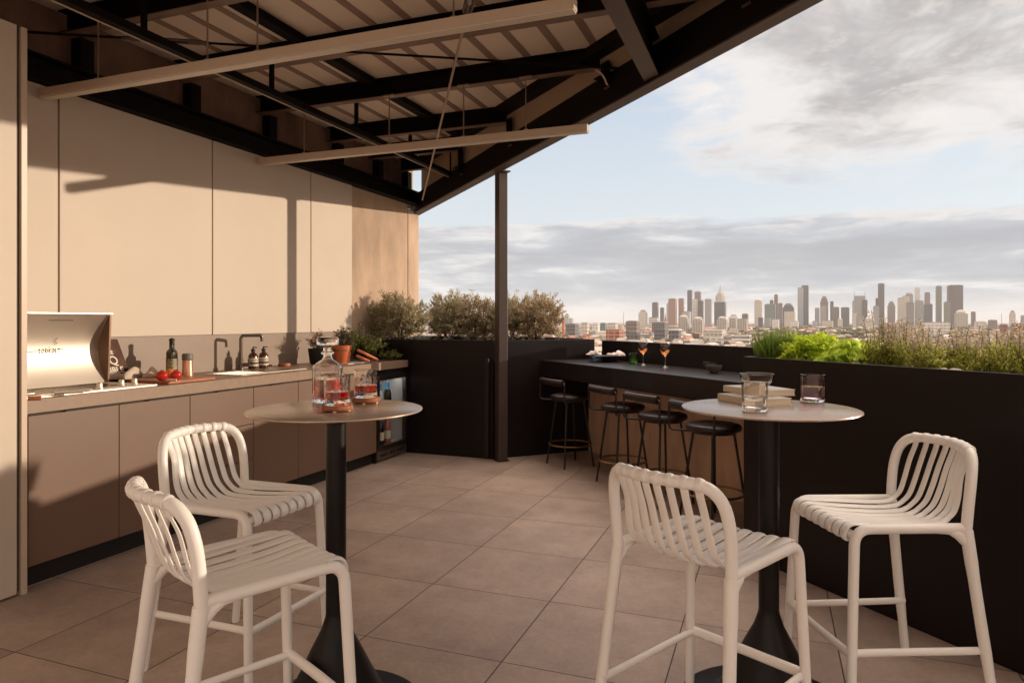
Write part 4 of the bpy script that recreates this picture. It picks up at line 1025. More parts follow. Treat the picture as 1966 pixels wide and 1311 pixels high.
# ================================================================== PLANTS
def shrub(u, D, zb, rx, h, seed, m, label, lean=0, n=14000, ln=.032, wd=.0095, name='olive_shrub', cat='shrub', group='olive shrubs in the corner planter', low=.12, mred=None):
    rng = np.random.default_rng(seed); p = atD(u, 650, D); base = np.array([p.x, p.y, zb])
    t = thing(name, tuple(base), label, cat, group)
    st = MB(); tips = []; pr = random.Random(seed)
    nb = 7
    for k in range(nb):
        a = 2*PI*k/nb+pr.uniform(-.4, .4); rr = rx*pr.uniform(.25, .8)
        e = Vector((base[0]+rr*math.cos(a)+lean*rr, base[1]+rr*math.sin(a), zb+h*pr.uniform(.4, .72)))
        pts = smooth_path([Vector(base)+Vector((.012*math.cos(a), .012*math.sin(a), -.02)), Vector(base).lerp(e, .45)+Vector((0, 0, -.02*pr.random())), e], 4)
        st.tube(pts, [.010-.0075*i/(len(pts)-1) for i in range(len(pts))], 6)
        for q in range(9):
            f = pr.uniform(.35, 1.0); o_ = Vector(base).lerp(e, f)
            d = Vector((pr.gauss(0, 1), pr.gauss(0, 1), pr.gauss(.25, .8))).normalized(); e2 = o_+d*rx*pr.uniform(.2, .5)
            e2.z = max(zb+low*h*.4, min(zb+h*.92, e2.z))
            st.tube([o_, o_.lerp(e2, .5)+Vector((0, 0, .008)), e2], [.0035, .0028, .0015], 5); tips.append((np.array(o_), np.array(e2)))
    st.build('stems', M['bark'], t, smooth=True)
    # uneven shell of twigs
    extra = []
    c0 = np.array([base[0]+lean*rx*.5, base[1], zb+h*.52])
    while len(extra) < 190:
        v = rng.normal(size=3); v /= np.linalg.norm(v); 
        if v[2] < -.85: continue
        lump = 1+.22*math.sin(3.1*v[0]+seed)*math.cos(4.3*v[1]+seed*2)+.13*math.sin(7*v[2]+5*v[0]+seed)
        r = rng.uniform(.45, 1.0)**.6*lump*.92
        e = c0+v*np.array([rx, rx*.8, h*.50])*r; extra.append((c0+(e-c0)*.55, e))
    tips += extra
    P = []; Dd = []
    per = n//len(tips)
    for a, b in tips:
        d = b-a; L_ = np.linalg.norm(d)+1e-6; d /= L_; up = np.array([0, 0, .5]); ax = d*.7+up; ax /= np.linalg.norm(ax)
        L2 = rng.uniform(.05, .13); o_ = a+(b-a)*.7
        f = rng.random(per)[:, None]; q = o_+(b-o_)*f+ax*(f*L2)+rng.normal(size=(per, 3))*.010
        dd = ax+rng.normal(size=(per, 3))*.75; P.append(q); Dd.append(dd)
    P = np.concatenate(P); Dd = np.concatenate(Dd)
    if mred is None: leaf_cloud(P, Dd, ln, wd, rng, .1, 'foliage', m, t, origin=base)
    else:
        k = np.arange(len(P)) % 3 == 0
        leaf_cloud(P[~k], Dd[~k], ln, wd, rng, .1, 'foliage', m, t, origin=base); leaf_cloud(P[k], Dd[k], ln, wd, rng, .1, 'foliage', mred, t, origin=base)
    return t
zs = Z1-.06
shrub(770, 7.22, zs, .30, .46, 3, M['olive'], 'leftmost olive shrub leaning toward the concrete wall', lean=-.25)
shrub(862, 7.85, zs, .27, .50, 5, M['olive'], 'second olive shrub from the left, dense and grey green')
shrub(910, 7.95, zs, .28, .49, 9, M['olive'], 'reddish flecked shrub just left of the steel post', mred=M['oliver'])
shrub(978, 7.8, zs, .24, .48, 12, M['olive'], 'olive shrub directly behind the steel post')
shrub(1033, 7.6, zs, .255, .50, 21, M['olive'], 'rightmost olive shrub in the corner planter beside the city view', mred=M['oliver'])
def lowplant(x, y, zb, rx, ry, h, seed, m, label, n=900, ln=.028, wd=.014, name='herb_plant', cat='herb', group='potted herbs on the bench end', trail=0):
    rng = np.random.default_rng(seed); base = np.array([x, y, zb]); t = thing(name, tuple(base), label, cat, group)
    st = MB(); P = []; Dd = []; ns = 26
    for k in range(ns):
        a = rng.uniform(0, 2*PI); r = rng.random()**.6
        e = base+np.array([rx*r*math.cos(a), ry*r*math.sin(a), h*(1-.5*r*r)*rng.uniform(.6, 1.05)]); mid = base+(e-base)*.5+np.array([0, 0, .02])
        st.tube(smooth_path([Vector(base), Vector(mid), Vector(e)], 3), .0016, 4)
        per = n//ns; f = rng.uniform(.3, 1.05, per)[:, None]; q = base+(mid-base)*np.clip(f*2, 0, 1)+(e-mid)*np.clip(f*2-1, 0, 2)+rng.normal(size=(per, 3))*.008
        P.append(q); Dd.append(rng.normal(size=(per, 3))+np.array([0, 0, .35]))
    st.build('stems', M['stem'], t); P = np.concatenate(P); P[:, 2] = np.maximum(P[:, 2], zb-trail)
    leaf_cloud(P, np.concatenate(Dd), ln, wd, rng, .15, 'foliage', m, t, origin=base); return t
lowplant(-3.72, 5.05, 1.03, .13, .13, .17, 1, M['oliver'], 'wispy dark red plant growing in the black pot', 520, .022, .007)
lowplant(-3.58, 5.19, 1.05, .11, .13, .15, 2, M['herb2'], 'greyish leafy herb growing in the orange red pot', 700, .026, .013)
lowplant(-3.74, 5.48, .93, .16, .18, .27, 4, M['herb'], 'bushy dark herb behind the orange pot on the bench', 1500)
lowplant(-3.60, 5.66, .925, .17, .17, .26, 5, M['herb'], 'bushy dark green herb right of the garden tools', 1600)
lowplant(-3.80, 5.80, .94, .13, .12, .33, 6, M['herb2'], 'taller grey green herb in the bench corner by the planter', 1300, .024, .012)
lowplant(-3.46, 5.80, .915, .14, .12, .09, 7, M['herb'], 'low herb trailing over the front edge of the bench end', 700, .022, .012)

ZP = Z2-.035
def on_planter(u, s_): d = ray(u, 690); k = s_/(d.x+d.y); return d.x*k, d.y*k
# chives
x, y = on_planter(1492, 4.15); rng = np.random.default_rng(5); t = thing('chive_clump', (x, y, ZP), 'grassy dark green chive clump at the planter end nearest the bar', 'herb')
P = []; Dd = []
for k in range(900):
    a = rng.uniform(0, 2*PI); r = rng.random()**.5; P.append((x+D1.x*.13*r*math.cos(a)+D2.x*.10*r*math.sin(a), y+D1.y*.13*r*math.cos(a)+D2.y*.10*r*math.sin(a), ZP)); Dd.append((rng.normal()*.22, rng.normal()*.22, 1))
leaf_cloud(np.array(P), np.array(Dd), .155, .0045, rng, .1, 'blades', M['chive'], t, jit=.35, origin=(x, y, ZP))
P2 = np.array(P)[:500]; P2[:, 2] += rng.uniform(.03, .13, 500); leaf_cloud(P2, rng.normal(size=(500, 3)), .014, .005, rng, .1, 'small_leaves', M['herb'], t, origin=(x, y, ZP))
# parsley dome
def dome(u, s_, rx, h, seed, m, label, n, ln, wd, nm, zo=0):
    rng = np.random.default_rng(seed); x, y = on_planter(u, s_); base = np.array([x, y, ZP]); t = thing(nm, tuple(base), label, 'herb')
    st = MB(); P = []; Dd = []
    nh = 85
    for k in range(nh):
        v = rng.normal(size=3); v[2] = abs(v[2])*.9+.02; v /= np.linalg.norm(v); e = base+v*np.array([rx, rx*.85, h])*rng.uniform(.75, 1.05)
        st.tube([Vector(base), Vector(base+(e-base)*.6+np.array([0, 0, .01])), Vector(e)], .0016, 4)
        per = n//nh; w = rng.normal(size=(per, 3)); w /= np.linalg.norm(w, axis=1)[:, None]
        q = e+w*rng.uniform(.006, .030, (per, 1))*np.array([1, 1, .6]); P.append(q); Dd.append(w+v*.5)
    st.build('stems', M['stem'], t); leaf_cloud(np.concatenate(P), np.concatenate(Dd), ln, wd, rng, .3, 'foliage', m, t, origin=base); return t
dome(1564, 4.22, .165, .150, 7, M['parsley'], 'bright lime green curly parsley mound between chives and lettuce', 5200, .017, .012, 'parsley_plant')
dome(1520, 4.28, .08, .145, 8, M['parsley'], 'small lime green herb tuft left of the parsley mound', 1200, .013, .008, 'herb_tuft')
# lettuce: broad ruffled leaves
def lettuce(u, s_, R1, h, seed, label, nl=17):
    pr = random.Random(seed); x, y = on_planter(u, s_); base = Vector((x, y, ZP)); t = thing('lettuce_plant', tuple(base), label, 'lettuce', 'lettuces in the long planter'); lv = MB()
    for k in range(nl):
        az = 2.4*k+pr.uniform(-.3, .3); el = R_(20+60*(k/nl)+pr.uniform(-8, 8)); L_ = R1*pr.uniform(.75, 1.1)*(1-.25*k/nl); wmax = L_*.62
        d = Vector((math.cos(az), math.sin(az), 0)); sd = Vector((-d.y, d.x, 0)); n1, n2 = 12, 14; vs = []; fs = []; ph = pr.uniform(0, 6)
        for i in range(n1+1):
            f = i/n1; w = wmax*(math.sin(PI*min(1, f**.8*.93))**.65)*(.25+.75*f); e2 = el-f*R_(62)
            px = L_*(f*math.cos(el)*.9+.1*f*f); pz = h*1.0*math.sin(min(PI*.62, f*PI*.62))*math.sin(el)*1.05-.02*f*f
            for j in range(n2+1):
                g_ = j/n2*2-1; ruf = .016*abs(g_)**1.5*(.3+f)*math.sin(9*g_+13*f+ph)+.007*math.sin(21*g_+17*f+ph)*abs(g_)
                q = base+d*(px-abs(g_)**2*.02)+sd*(w*g_*.5)+Vector((0, 0, pz+.035*abs(g_)**2*(1-f*.7)+ruf)); vs.append(q)
        for i in range(n1):
            for j in range(n2): a = i*(n2+1)+j; fs.append((a, a+1, a+n2+2, a+n2+1))
        lv.add(vs, fs)
    lv.build('leaves', M['lettuce'], t, smooth=True, ang=180); return t
lettuce(1628, 4.12, .17, .13, 2, 'large bright lettuce with ruffled leaves hanging over the planter rim')
lettuce(1655, 4.30, .13, .12, 6, 'smaller lettuce close against the first flowering sage', 13)
lettuce(1588, 4.04, .12, .055, 9, 'low lettuce leaves spilling over the rim below the parsley', 9)
# flowering sage / catmint
def sage(u, s_, w, h, seed, label, nst=34, spikes=.35, green=.5, hang=0):
    rng = np.random.default_rng(seed); x, y = on_planter(u, s_); base = np.array([x, y, ZP]); t = thing('flowering_sage', tuple(base), label, 'flowering herb', 'flowering sage plants in the long planter')
    st = MB(); P = []; Dd = []; FP = []; FD = []
    for k in range(nst):
        a = rng.uniform(0, 2*PI); r = rng.random()**.6; b0 = base+np.array([math.cos(a), math.sin(a), 0])*r*w*.6
        tall = rng.random() < spikes; hh = h*(rng.uniform(.75, 1.12) if tall else rng.uniform(.32, .66)); e = b0+np.array([math.cos(a)*r*w*.55, math.sin(a)*r*w*.55, hh])+rng.normal(size=3)*.012
        mid = (b0+e)/2+rng.normal(size=3)*.010; pts = smooth_path([Vector(b0), Vector(mid), Vector(e)], 4); st.tube(pts, .0013, 4)
        n = 44; f = rng.random(n)[:, None]; top = .62 if tall else 1.0
        q = b0+(e-b0)*f*top+rng.normal(size=(n, 3))*.011; P.append(q); Dd.append(rng.normal(size=(n, 3))*.8+np.array([0, 0, .5]))
        if tall:
            for wz in np.arange(.60, 1.0, .055):
                c = b0+(e-b0)*wz; m_ = 9; vv = rng.normal(size=(m_, 3)); vv[:, 2] *= .4; FP.append(c+vv*.0055); FD.append(vv+np.array([0, 0, .3]))
    st.build('stems', M['stem'], t); leaf_cloud(np.concatenate(P), np.concatenate(Dd), .020, .0065, rng, .1, 'foliage', M['sage'], t, origin=base)
    if FP: leaf_cloud(np.concatenate(FP), np.concatenate(FD), .0115, .0055, rng, .1, 'flowers', M['flower'], t, origin=base)
for (u, s_, w, h, sd, lab, ns, sp1) in (
    (1690, 4.20, .075, .245, 1, 'first flowering sage beside the lettuce', 36, .35), (1733, 4.30, .085, .235, 2, 'second flowering sage from the lettuce', 40, .25),
    (1778, 4.18, .075, .215, 3, 'third flowering sage, tall spikes above pale pebbles', 36, .30), (1820, 4.42, .070, .16, 4, 'short sage behind the pale pebbles', 26, .2),
    (1846, 4.45, .06, .20, 8, 'thin sage with one tall spike right of the pebbles', 22, .3), (1880, 4.20, .085, .19, 5, 'spreading sage overhanging the rim near the right edge', 42, .22), (1915, 4.35, .085, .20, 6, 'second sage from the right edge of the picture', 40, .25), (1950, 4.18, .08, .235, 7, 'rightmost sage in the picture with a tall dark spike', 40, .25),
    (2010, 4.3, .09, .21, 9, 'sage just beyond the right edge', 40, .3), (2110, 4.2, .10, .21, 10, 'sage farther along the planter beyond the right edge', 40, .3)):
    sage(u, s_, w, h*.9, sd, lab, ns+8, sp1*.8)
pr = random.Random(4)
for k in range(9):
    x, y = on_planter(1798+k*5+pr.uniform(-2, 2), 4.0+.05*pr.random()); r = pr.uniform(.010, .017)
    b = MB().ball((x, y, ZP+r*.6+.012), r, 10, (1.2, 1, .7), .08, pr)
    tag(b.build('pebble', M['stone'], smooth=True, ang=180), 'pale round pebble on the soil at the planter rim', 'pebble', 'pale pebbles in the long planter')
# ================================================================== CITY
GZ = -45.0
PAL = dict(
 dgrey=facade('dark grey glass tower', (0.127, 0.121, 0.121), (0.053, 0.056, 0.061), 9, 7), lgrey=facade('light grey tower', (0.291, 0.280, 0.269), (0.161, 0.161, 0.164), 11, 9),
 terra=facade('rust brown tower', (0.284, 0.174, 0.127), (0.161, 0.098, 0.076), 12, 8, .55), brown=facade('brown tower', (0.196, 0.160, 0.144), (0.090, 0.073, 0.068), 10, 8),
 dbrown=facade('dark brown tower', (0.126, 0.104, 0.096), (0.072, 0.060, 0.056), 14, 10), cream=facade('cream tower', (0.486, 0.447, 0.398), (0.242, 0.220, 0.198), 10, 8, .6),
 white=facade('white tower', (0.601, 0.579, 0.551), (0.295, 0.290, 0.285), 9, 9, .55), blue=facade('pale blue glass tower', (0.317, 0.339, 0.355), (0.221, 0.248, 0.271), 12, 8),
 teal=facade('teal glass tower', (0.157, 0.190, 0.184), (0.085, 0.113, 0.113), 9, 9), olive=facade('olive brown tower', (0.197, 0.186, 0.162), (0.121, 0.113, 0.096), 14, 6),
 beige=facade('beige ribbed block', (0.392, 0.359, 0.320), (0.223, 0.201, 0.181), 400, 7, .0, .45), brick=facade('orange brick block', (0.389, 0.164, 0.096), (0.085, 0.052, 0.043), 8, 12, .45),
 redbrick=facade('dull red brick block', (0.242, 0.107, 0.081), (0.132, 0.073, 0.060), 9, 11, .5), terrace=facade('white balcony block', (0.579, 0.557, 0.524), (0.136, 0.130, 0.124), 7, 60, .5, .0), mauve=facade('mauve tower', (0.234, 0.190, 0.181), (0.137, 0.115, 0.113), 11, 8))
roofm = mat('far roof plant', (.22, .19, .17), .8)
def tower(u0, u1, vt, D, mk, label, name='tower', cat='tower', split=.70, th=25, crown=None, base=None):
    W_ = (u1-u0)/F0*D; lat0 = (u0-CX)/F0*D; zt = HC+(HY-vt)/F0*D; tt = math.tan(R_(th))
    a = split*W_; b_ = (1-split)*W_
    O = Cv+Fv*D; O.z = 0
    P0 = O+Rv*lat0+Fv*(a*tt); P1 = O+Rv*(lat0+a); P2 = P1+Rv*b_+Fv*(b_/tt if b_/tt < 3*W_ else 3*W_); P3 = P0+(P2-P1)
    c = (P0+P2)/2; t = thing(name, (c.x, c.y, GZ), label, cat)
    if name == 'tower': t['group'] = 'towers of the city skyline'
    else: t['group'] = 'lower city blocks'
    pts = [(p.x, p.y) for p in (P0, P1, P2, P3)]
    def ins(k): return [(c.x+(x-c.x)*k, c.y+(y-c.y)*k) for x, y in pts]
    H = zt-GZ
    if crown == 'dome':
        hh = min(W_*.28, H*.3); MB().prism(pts, GZ, zt-hh).build('body', PAL[mk], t)
        r = W_*.34; MB().lathe([(r, 0), (r, hh*.35), (r*.85, hh*.65), (r*.5, hh*.92), (0, hh)], (c.x, c.y, zt-hh+.05), 16).build('dome', PAL[mk], t, smooth=True)
    elif crown == 'step':
        MB().prism(pts, GZ, GZ+H*.84).build('body', PAL[mk], t); MB().prism(ins(.78), GZ+H*.84+.05, GZ+H*.93).build('upper_tier', PAL[mk], t); MB().prism(ins(.5), GZ+H*.93+.1, zt).build('roof_plant', roofm, t)
    elif crown == 'masts':
        MB().prism(pts, GZ, zt).build('body', PAL[mk], t)
        for p in (P0, P2): MB().box((p.x-1.2, p.y-1.2, zt), (p.x+1.2, p.y+1.2, zt+H*.13)).build('mast', roofm, t)
    elif crown == 'flatroof':
        MB().prism(pts, GZ, zt-2.5).build('body', PAL[mk], t); MB().prism(ins(1.06), zt-2.4, zt).build('roof', PAL['white'], t)
    else:
        hp = min(3.5, H*.03)
        MB().prism(pts, GZ, zt-hp).build('body', PAL[mk], t); MB().prism(ins(.72), zt-hp+.05, zt).build('roof_plant', roofm, t)
    return t
TW = [
 (1227, 1246, 595, 4300, 'cream', 'cream tower alone at the left end of the skyline', 'step'), (1252.6, 1266.5, 580, 4500, 'dgrey', 'dark striped tower left of the rust brown pair', None),
 (1268, 1276.5, 590, 4400, 'dgrey', 'narrow dark tower left of the rust brown pair', None), (1280, 1285, 582, 4700, 'blue', 'pale blue sliver tower touching the rust brown pair', None),
 (1284.3, 1302.8, 572.8, 4200, 'terra', 'left one of the rust brown twin towers', None), (1303.5, 1316, 572.4, 4350, 'terra', 'right one of the rust brown twin towers', None),
 (1320.4, 1331.3, 556.5, 4700, 'dgrey', 'tall dark grey tower right of the rust brown twins', None), (1334.6, 1349.5, 559.4, 4900, 'brown', 'tall brown grey tower beside the tall dark one', None),
 (1330.6, 1341.8, 573.7, 4300, 'white', 'bright white slab between dark towers left of the spire', None), (1340.5, 1353.7, 576.4, 4250, 'dbrown', 'dark brown slab next to the white slab', None),
 (1354.4, 1370.3, 573.7, 4150, 'lgrey', 'grey tower with sunlit side just left of the spire tower', None),
 (1450.3, 1468.8, 572.5, 4000, 'cream', 'beige tower with rounded crown standing alone right of the spire', 'dome'), (1487.3, 1495.9, 565, 4700, 'brown', 'slender red brown tower above the teal block', None),
 (1479, 1487, 575.7, 4650, 'dbrown', 'small dark tower above the teal block', None), (1470.8, 1497.2, 583, 4100, 'teal', 'teal glass office block', None),
 (1495, 1505, 581.6, 4400, 'brown', 'brown tower behind the teal block right side', None), (1506, 1533, 582, 4400, 'dgrey', 'stepped grey block left of the bright twin glass towers', 'step'),
 (1533, 1546.3, 551.8, 4500, 'blue', 'left one of the tall bright twin glass towers', None), (1541, 1558, 547.2, 4650, 'dgrey', 'right one of the tall bright twin towers with white edge', None),
 (1566, 1576.7, 590.8, 4300, 'lgrey', 'short grey tower left of the red brown tower', None), (1577.4, 1596.5, 568.4, 4500, 'brown', 'red brown tower in the middle of the right skyline', 'step'),
 (1577.4, 1591, 587, 4200, 'lgrey', 'grey slab with cream side before the red brown tower', None), (1595, 1602.5, 578, 4700, 'dbrown', 'narrow dark tower behind the red brown tower', None),
 (1600, 1617, 588.9, 4300, 'brown', 'squat brown tower with red top', None), (1617.7, 1637.5, 589.5, 4250, 'dgrey', 'dark grey slab beside the squat brown tower', None),
 (1637.5, 1643.8, 577, 4700, 'lgrey', 'thin light tower left of the masted tower', None), (1644, 1670.6, 567.7, 4500, 'lgrey', 'wide grey glass tower with two thin masts', 'masts'),
 (1656.7, 1670, 575, 4350, 'dbrown', 'dark brown tower in front of the masted tower', None), (1639, 1647, 600, 4100, 'cream', 'small cream curved tower under the masted tower', None),
 (1688.5, 1702.8, 543.6, 4600, 'dbrown', 'tallest slim brown tower near the middle right', None), (1682.5, 1690, 572, 4650, 'dgrey', 'narrow dark tower behind the tallest slim tower', None),
 (1679, 1692.4, 586.9, 4200, 'lgrey', 'light grey block before the tallest slim tower', None), (1707.6, 1724.8, 578.3, 4500, 'mauve', 'mauve stepped tower right of the tallest slim tower', 'step'),
 (1726.4, 1740.6, 571.3, 4300, 'cream', 'cream sided tower left of the crowded right group', None), (1735, 1752, 567.9, 4450, 'cream', 'cream brown tower within the crowded right group', None),
 (1742.6, 1758.5, 560.4, 4700, 'lgrey', 'grey tower with curved top in the right group', 'dome'), (1758.9, 1769.7, 552.3, 4750, 'white', 'tall white edged tower in the right group', None),
 (1744, 1760.9, 579.4, 4150, 'mauve', 'reddish slab at the front of the right group', None), (1760.9, 1779.8, 576.7, 4300, 'lgrey', 'plain grey slab right of the reddish slab', None),
 (1777.8, 1789.3, 560.8, 4650, 'mauve', 'mauve brown tower behind the plain grey slab', None), (1778.5, 1796.7, 582.8, 4150, 'dgrey', 'dark grey block before the mauve brown tower', None),
 (1799.9, 1812.5, 548.3, 4400, 'olive', 'tall thin olive brown tower with sunlit cream side', None), (1816, 1830, 579, 4300, 'olive', 'olive block attached left of the broad brown tower', None),
 (1827.9, 1860.3, 546.5, 4500, 'dbrown', 'broad tall dark brown tower at the right of the skyline', None), (1840.7, 1867.8, 594.5, 3800, 'beige', 'beige ribbed tower before the broad brown tower', 'dome'),
 (1867, 1876, 598, 4000, 'brown', 'small brown tower at the right foot of the beige one', None), (1942, 1953.5, 596.3, 3900, 'cream', 'lone beige tower near the right edge', 'step'),
 (1963, 1972, 605, 4200, 'lgrey', 'pale tower cut by the right edge', None), (1084.4, 1094, 601.8, 6000, 'blue', 'faint stepped pale blue tower beside the brick chimney', 'step'), (1092, 1101.5, 611, 5900, 'blue', 'faint low pale blue block beside the brick chimney', None),
]
for (a, b_, v, D, mk, lab, cr) in TW: tower(a, b_, v, D, mk, lab, crown=cr, split=(.70 if b_-a < 12 else .66))
# spire tower
tw = tower(1373.6, 1400, 578.4, 4300, 'dgrey', 'dark tower with stepped cream crown and tall red white spire', split=.68)
for o in list(tw.children):
    if o.name.startswith('roof_plant'): bpy.data.objects.remove(o)
cc = Vector(tw.location); sc3 = 4300/F0
zt = HC+(HY-578.4)*sc3; hw = 9.4*sc3
def rotsq(c, r, n=8): return [(c.x+r*math.cos(PI/8+2*PI*k/n), c.y+r*math.sin(PI/8+2*PI*k/n)) for k in range(n)]
MB().prism(rotsq(cc, hw), zt-1, HC+(HY-567.5)*sc3).build('crown_tier', PAL['cream'], tw); MB().prism(rotsq(cc, hw*.72), HC+(HY-567.4)*sc3, HC+(HY-562.5)*sc3).build('crown_tier', PAL['cream'], tw); MB().prism(rotsq(cc, hw*.42), HC+(HY-562.4)*sc3, HC+(HY-558.5)*sc3).build('crown_tier', PAL['white'], tw)
z0 = HC+(HY-558.6)*sc3; z1 = HC+(HY-545)*sc3; MB().lathe([(5.5, 0), (3.2, (z1-z0)*.4), (.9, z1-z0), (0, z1-z0)], (cc.x, cc.y, z0), 8).build('spire', mat('red white spire', (.42, .26, .2), .6), tw)
MID = [
 (1304, 1327, 604.5, 2400, 'beige', 'beige domed block below the twin towers', 'dome'), (1311.5, 1330, 597.5, 3300, 'blue', 'glass block behind the first domed block', None), (1331, 1356.6, 608, 2150, 'beige', 'widest beige domed block in the middle distance', 'dome'),
 (1378.6, 1401.8, 607, 2400, 'beige', 'beige domed block under the spire tower', 'dome'), (1402, 1417.7, 611, 2450, 'beige', 'flat beige ribbed block right of the domed one', None), (1417.7, 1441, 611.5, 2350, 'beige', 'long beige ribbed block left of the teal tower', None),
 (1246.8, 1268.7, 609, 2900, 'terrace', 'white striped office block under the dark towers', None), (1254, 1287, 617.5, 2300, 'dgrey', 'dark low hall with flat white roof', 'flatroof'), (1203, 1232, 615.7, 1750, 'brown', 'brown grey warehouse left of the towers', None),
 (1165, 1201.6, 631.8, 1450, 'brick', 'orange brick block with rows of dark openings', None), (1205, 1233, 637, 1350, 'dgrey', 'dark grey flat block right of the orange brick one', None), (1257.8, 1285.8, 631, 1500, 'dgrey', 'dark office block behind the wine glasses', None),
 (1285.8, 1311.5, 632, 1350, 'dgrey', 'dark glass block with white end wall above the bar', 'flatroof'), (1355, 1401.8, 633.5, 1450, 'cream', 'long cream block with dark parapet', 'flatroof'), (1366, 1395.7, 647, 1150, 'white', 'plain white block low above the bar', None),
 (1409, 1453, 643, 1150, 'terrace', 'white balcony flats next to the herb planter', None), (1331, 1348, 640, 1400, 'dbrown', 'dark brown shed roofed block', None), (1116, 1133, 619, 2000, 'cream', 'cream block right of the chimney', None),
 (1137, 1153, 620.6, 2200, 'white', 'white block second from the chimney', None), (1153, 1166, 619.6, 2300, 'teal', 'bluish glass block third from the chimney', None), (1167, 1189, 620, 2100, 'cream', 'wide cream block left of the brown warehouse', None),
 (1086, 1113, 621, 1700, 'dgrey', 'long grey block directly right of the chimney', None), (1509, 1534, 597, 3600, 'cream', 'beige block with dark windows under the stepped grey tower', None), (1520, 1538, 616, 3200, 'white', 'bright white low block under the twin glass towers', None),
 (1582, 1607, 615, 3500, 'cream', 'broad beige hall under the red brown tower', None), (1610, 1621, 610.5, 3600, 'cream', 'small domed civic building between the halls', 'dome'), (1561, 1571, 616, 3300, 'blue', 'small bluish white block right of the twin glass towers', None),
 (1646.8, 1664, 606, 3700, 'lgrey', 'pale grey slab beneath the masted tower', None), (1664, 1686, 608, 3400, 'cream', 'pale domed hall under the tallest slim tower', 'dome'), (1457, 1468, 609, 3200, 'dgrey', 'dark block beside the beige crowned tower', None), (1469, 1483, 610, 3300, 'lgrey', 'light block under the teal office', None),
 (1426, 1440, 602, 3900, 'dgrey', 'dark far block between the spire and the crowned tower', None), (1401, 1424, 604, 3700, 'white', 'white stepped block right of the spire tower', 'step'), (1484, 1500, 612, 2600, 'white', 'white block below the teal office', None),
 (1788, 1843, 618, 2000, 'white', 'long pale grey building behind the sage flowers', None), (1700, 1742, 620, 2600, 'redbrick', 'low reddish blocks behind the sage flowers', None), (1903, 1921, 613.9, 3000, 'mauve', 'brownish block right of the beige ribbed tower', None),
 (1924.6, 1940, 622, 1700, 'redbrick', 'left dull red brick block near the right edge', None), (1950, 1975, 621, 1600, 'redbrick', 'right dull red brick block near the right edge', None), (1878, 1902, 617, 2600, 'cream', 'cream low block right of the broad brown tower', None),
]
for (a, b_, v, D, mk, lab, cr) in MID: tower(a, b_, v, D, mk, lab, 'city_block', 'building', crown=cr, split=.66, th=28)
# chimney and church spire
def stack(u, vt, D, w, m, nm, label, cat, taper=.8, cone=False):
    p = atD(u, 617, D); zt = HC+(HY-vt)/F0*D; r = w/F0*D/2; t = thing(nm, (p.x, p.y, GZ), label, cat)
    if cone: MB().lathe([(r, 0), (r, (zt-GZ)*.55), (0, zt-GZ)], (p.x, p.y, GZ), 8).build('spire', m, t)
    else:
        MB().lathe([(r*1.2, 0), (r*taper, zt-GZ-1.5)], (p.x, p.y, GZ), 20).build('shaft', m, t, smooth=True); MB().lathe([(r*taper*1.15, 0), (r*taper*1.15, 1.5), (0, 1.5)], (p.x, p.y, zt-1.5), 20).build('cap', m, t)
stack(1081.5, 608, 1050, 6.2, mat('chimney brick', (.44, .15, .075), .9, noise=.25, nscale=.3), 'brick_chimney', 'tall orange brick chimney right of the olive shrubs', 'chimney')
stack(1277.5, 600, 2600, 5, mat('red spire', (.33, .12, .075), .8), 'church_spire', 'small red church spire in front of the dark striped tower', 'spire', cone=True)
stack(1131, 634, 1250, 2.2, M['redbrick'] if 'redbrick' in M else mat('chimney brick', (.4, .15, .08)), 'thin_chimney', 'short thin red chimney between the chimney and the orange brick block', 'chimney')
stack(1197, 600, 5200, .9, roofm, 'radio_mast', 'faint thin mast left of the skyline', 'mast')
stack(1923, 601, 4600, .9, roofm, 'radio_mast', 'faint thin mast right of the skyline', 'mast')
# the endless low suburb: far too many roofs to count
rng = random.Random(77)
mats_ = [mat('roof a', (.42, .38, .34), .85), mat('roof b', (.27, .235, .205), .85), mat('roof c', (.34, .15, .10), .85), mat('roof d', (.19, .17, .16), .85), mat('roof e', (.56, .53, .49), .8), mat('roof f', (.40, .33, .26), .85)]
sub_ = MB()
def lowrise(D, u, big):
    if u > 1440 and D > 1300 and rng.random() < .5: return
    p = Cv+Fv*D+Rv*((u-CX)/F0*D); a = rng.choice([.35, .35, 1.05, -.2])+rng.uniform(-.06, .06)
    w = rng.uniform(7, 24)*big; d = rng.uniform(8, 16)*big; h = rng.choice([4, 5, 6, 7, 9, 12])*min(big, 1.5)*rng.uniform(.8, 1.2)
    ex = Vector((math.cos(a), math.sin(a), 0))*w; ey = Vector((-math.sin(a), math.cos(a), 0))*d; o_ = Vector((p.x, p.y, GZ)); sub_.mi = rng.randrange(6)
    sub_.obox(o_, ex, ey, (0, 0, h))
    if rng.random() < .5:
        sub_.mi = rng.randrange(6); q = [o_+Vector((0, 0, h+.02)), o_+ex+Vector((0, 0, h+.02)), o_+ex+ey+Vector((0, 0, h+.02)), o_+ey+Vector((0, 0, h+.02)), o_+ey*.5+ex*.1+Vector((0, 0, h+3)), o_+ey*.5+ex*.9+Vector((0, 0, h+3))]
        sub_.add(q, [(0, 1, 5, 4), (2, 3, 4, 5), (1, 2, 5), (3, 0, 4)])
D = 520
while D < 7500:
    n = int(70 if D < 3000 else 80)
    for k in range(n): lowrise(D*rng.uniform(.985, 1.015), rng.uniform(560, 2500), 1 if D < 1800 else min(2.6, D/1500))
    D *= 1.030
tag(sub_.build('suburb_roofs', mats_), 'endless pale and brick low suburb roofs between terrace and skyline', kind='stuff')
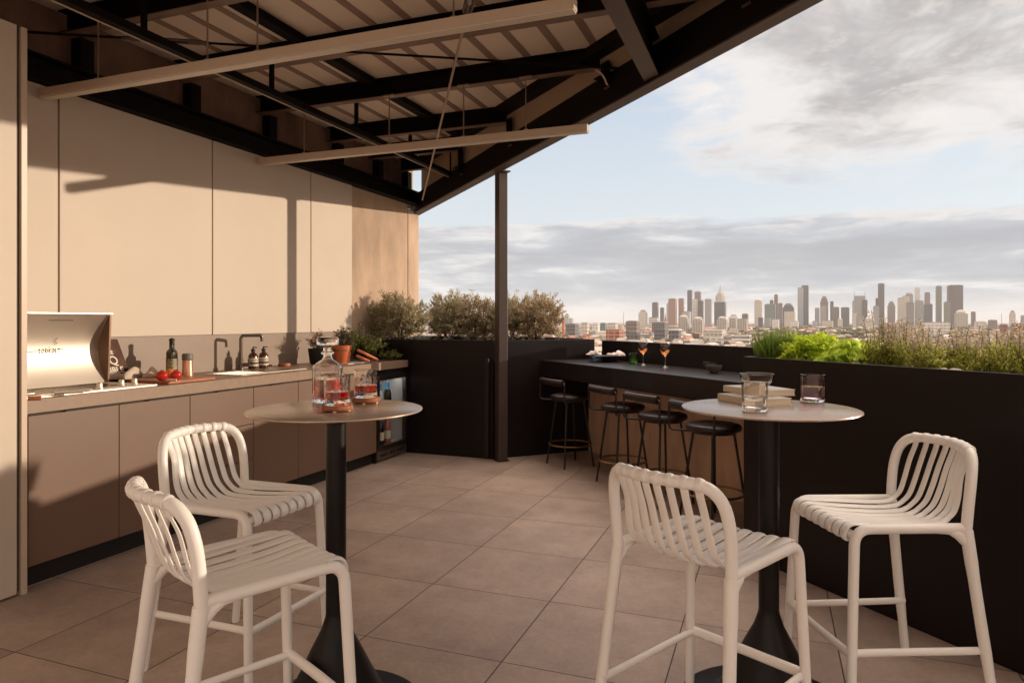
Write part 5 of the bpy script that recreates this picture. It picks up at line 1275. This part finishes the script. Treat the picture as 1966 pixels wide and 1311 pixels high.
# tree masses in the suburb
r2 = np.random.default_rng(9); mesh = MB(); tm = [leafmat('far tree a', (.075, .065, .03), (.15, .115, .06), .1, .9), leafmat('far tree b', (.12, .085, .045), (.24, .18, .08), .1, .9), leafmat('far tree c', (.05, .055, .025), (.09, .09, .04), .1, .9)]
ico = []
V = []; Fa = []; mi = []
def treeball(x, y, r, h, k):
    mesh.mi = k
    for q in range(3):
        ox, oy, oz = rng.uniform(-.5, .5)*r, rng.uniform(-.5, .5)*r, rng.uniform(0, .35)*h
        mesh.ball((x+ox, y+oy, GZ+h*.5+oz), r*rng.uniform(.55, .85), 8, (1, 1, h/r*.42), .22, rng)
D = 560
while D < 6000:
    dens = 26
    for k in range(dens):
        u = rng.uniform(600, 2450)
        if u < 1400 and rng.random() < .45 : continue
        DD = D*rng.uniform(.97, 1.03); p = Cv+Fv*DD+Rv*((u-CX)/F0*DD); s3 = 1 if D < 2000 else D/1700
        treeball(p.x, p.y, rng.uniform(5, 9)*s3, rng.uniform(8, 13)*min(s3, 1.6), rng.choice([0, 0, 1, 2]))
        if u > 1400 and D > 1500:
            for e in range(5): treeball(p.x+rng.uniform(-20, 20)*s3, p.y+rng.uniform(-20, 20)*s3, rng.uniform(5, 9)*s3, rng.uniform(8, 13)*min(s3, 1.6), rng.choice([0, 1, 2]))
    D *= 1.045
tag(mesh.build('suburb_trees', tm), 'brown green tree canopy scattered through the suburb', kind='stuff')
# ------------------------------------------------------------------ evening haze over the city
hz = MB().box((-31000, -31000, -46), (31000, 31000, 330)); hm = bpy.data.materials.new('evening haze'); hm.use_nodes = True; nt = hm.node_tree
for n_ in list(nt.nodes):
    if n_.type == 'BSDF_PRINCIPLED': nt.nodes.remove(n_)
pv = nt.nodes.new('ShaderNodeVolumePrincipled'); pv.inputs['Color'].default_value = (.86, .90, .95, 1); pv.inputs['Density'].default_value = 3.8e-5; pv.inputs['Anisotropy'].default_value = 0.0
nt.links.new(pv.outputs[0], nt.nodes['Material Output'].inputs['Volume'])
tag(hz.build('haze', hm), 'thin warm evening haze over the city', kind='stuff')
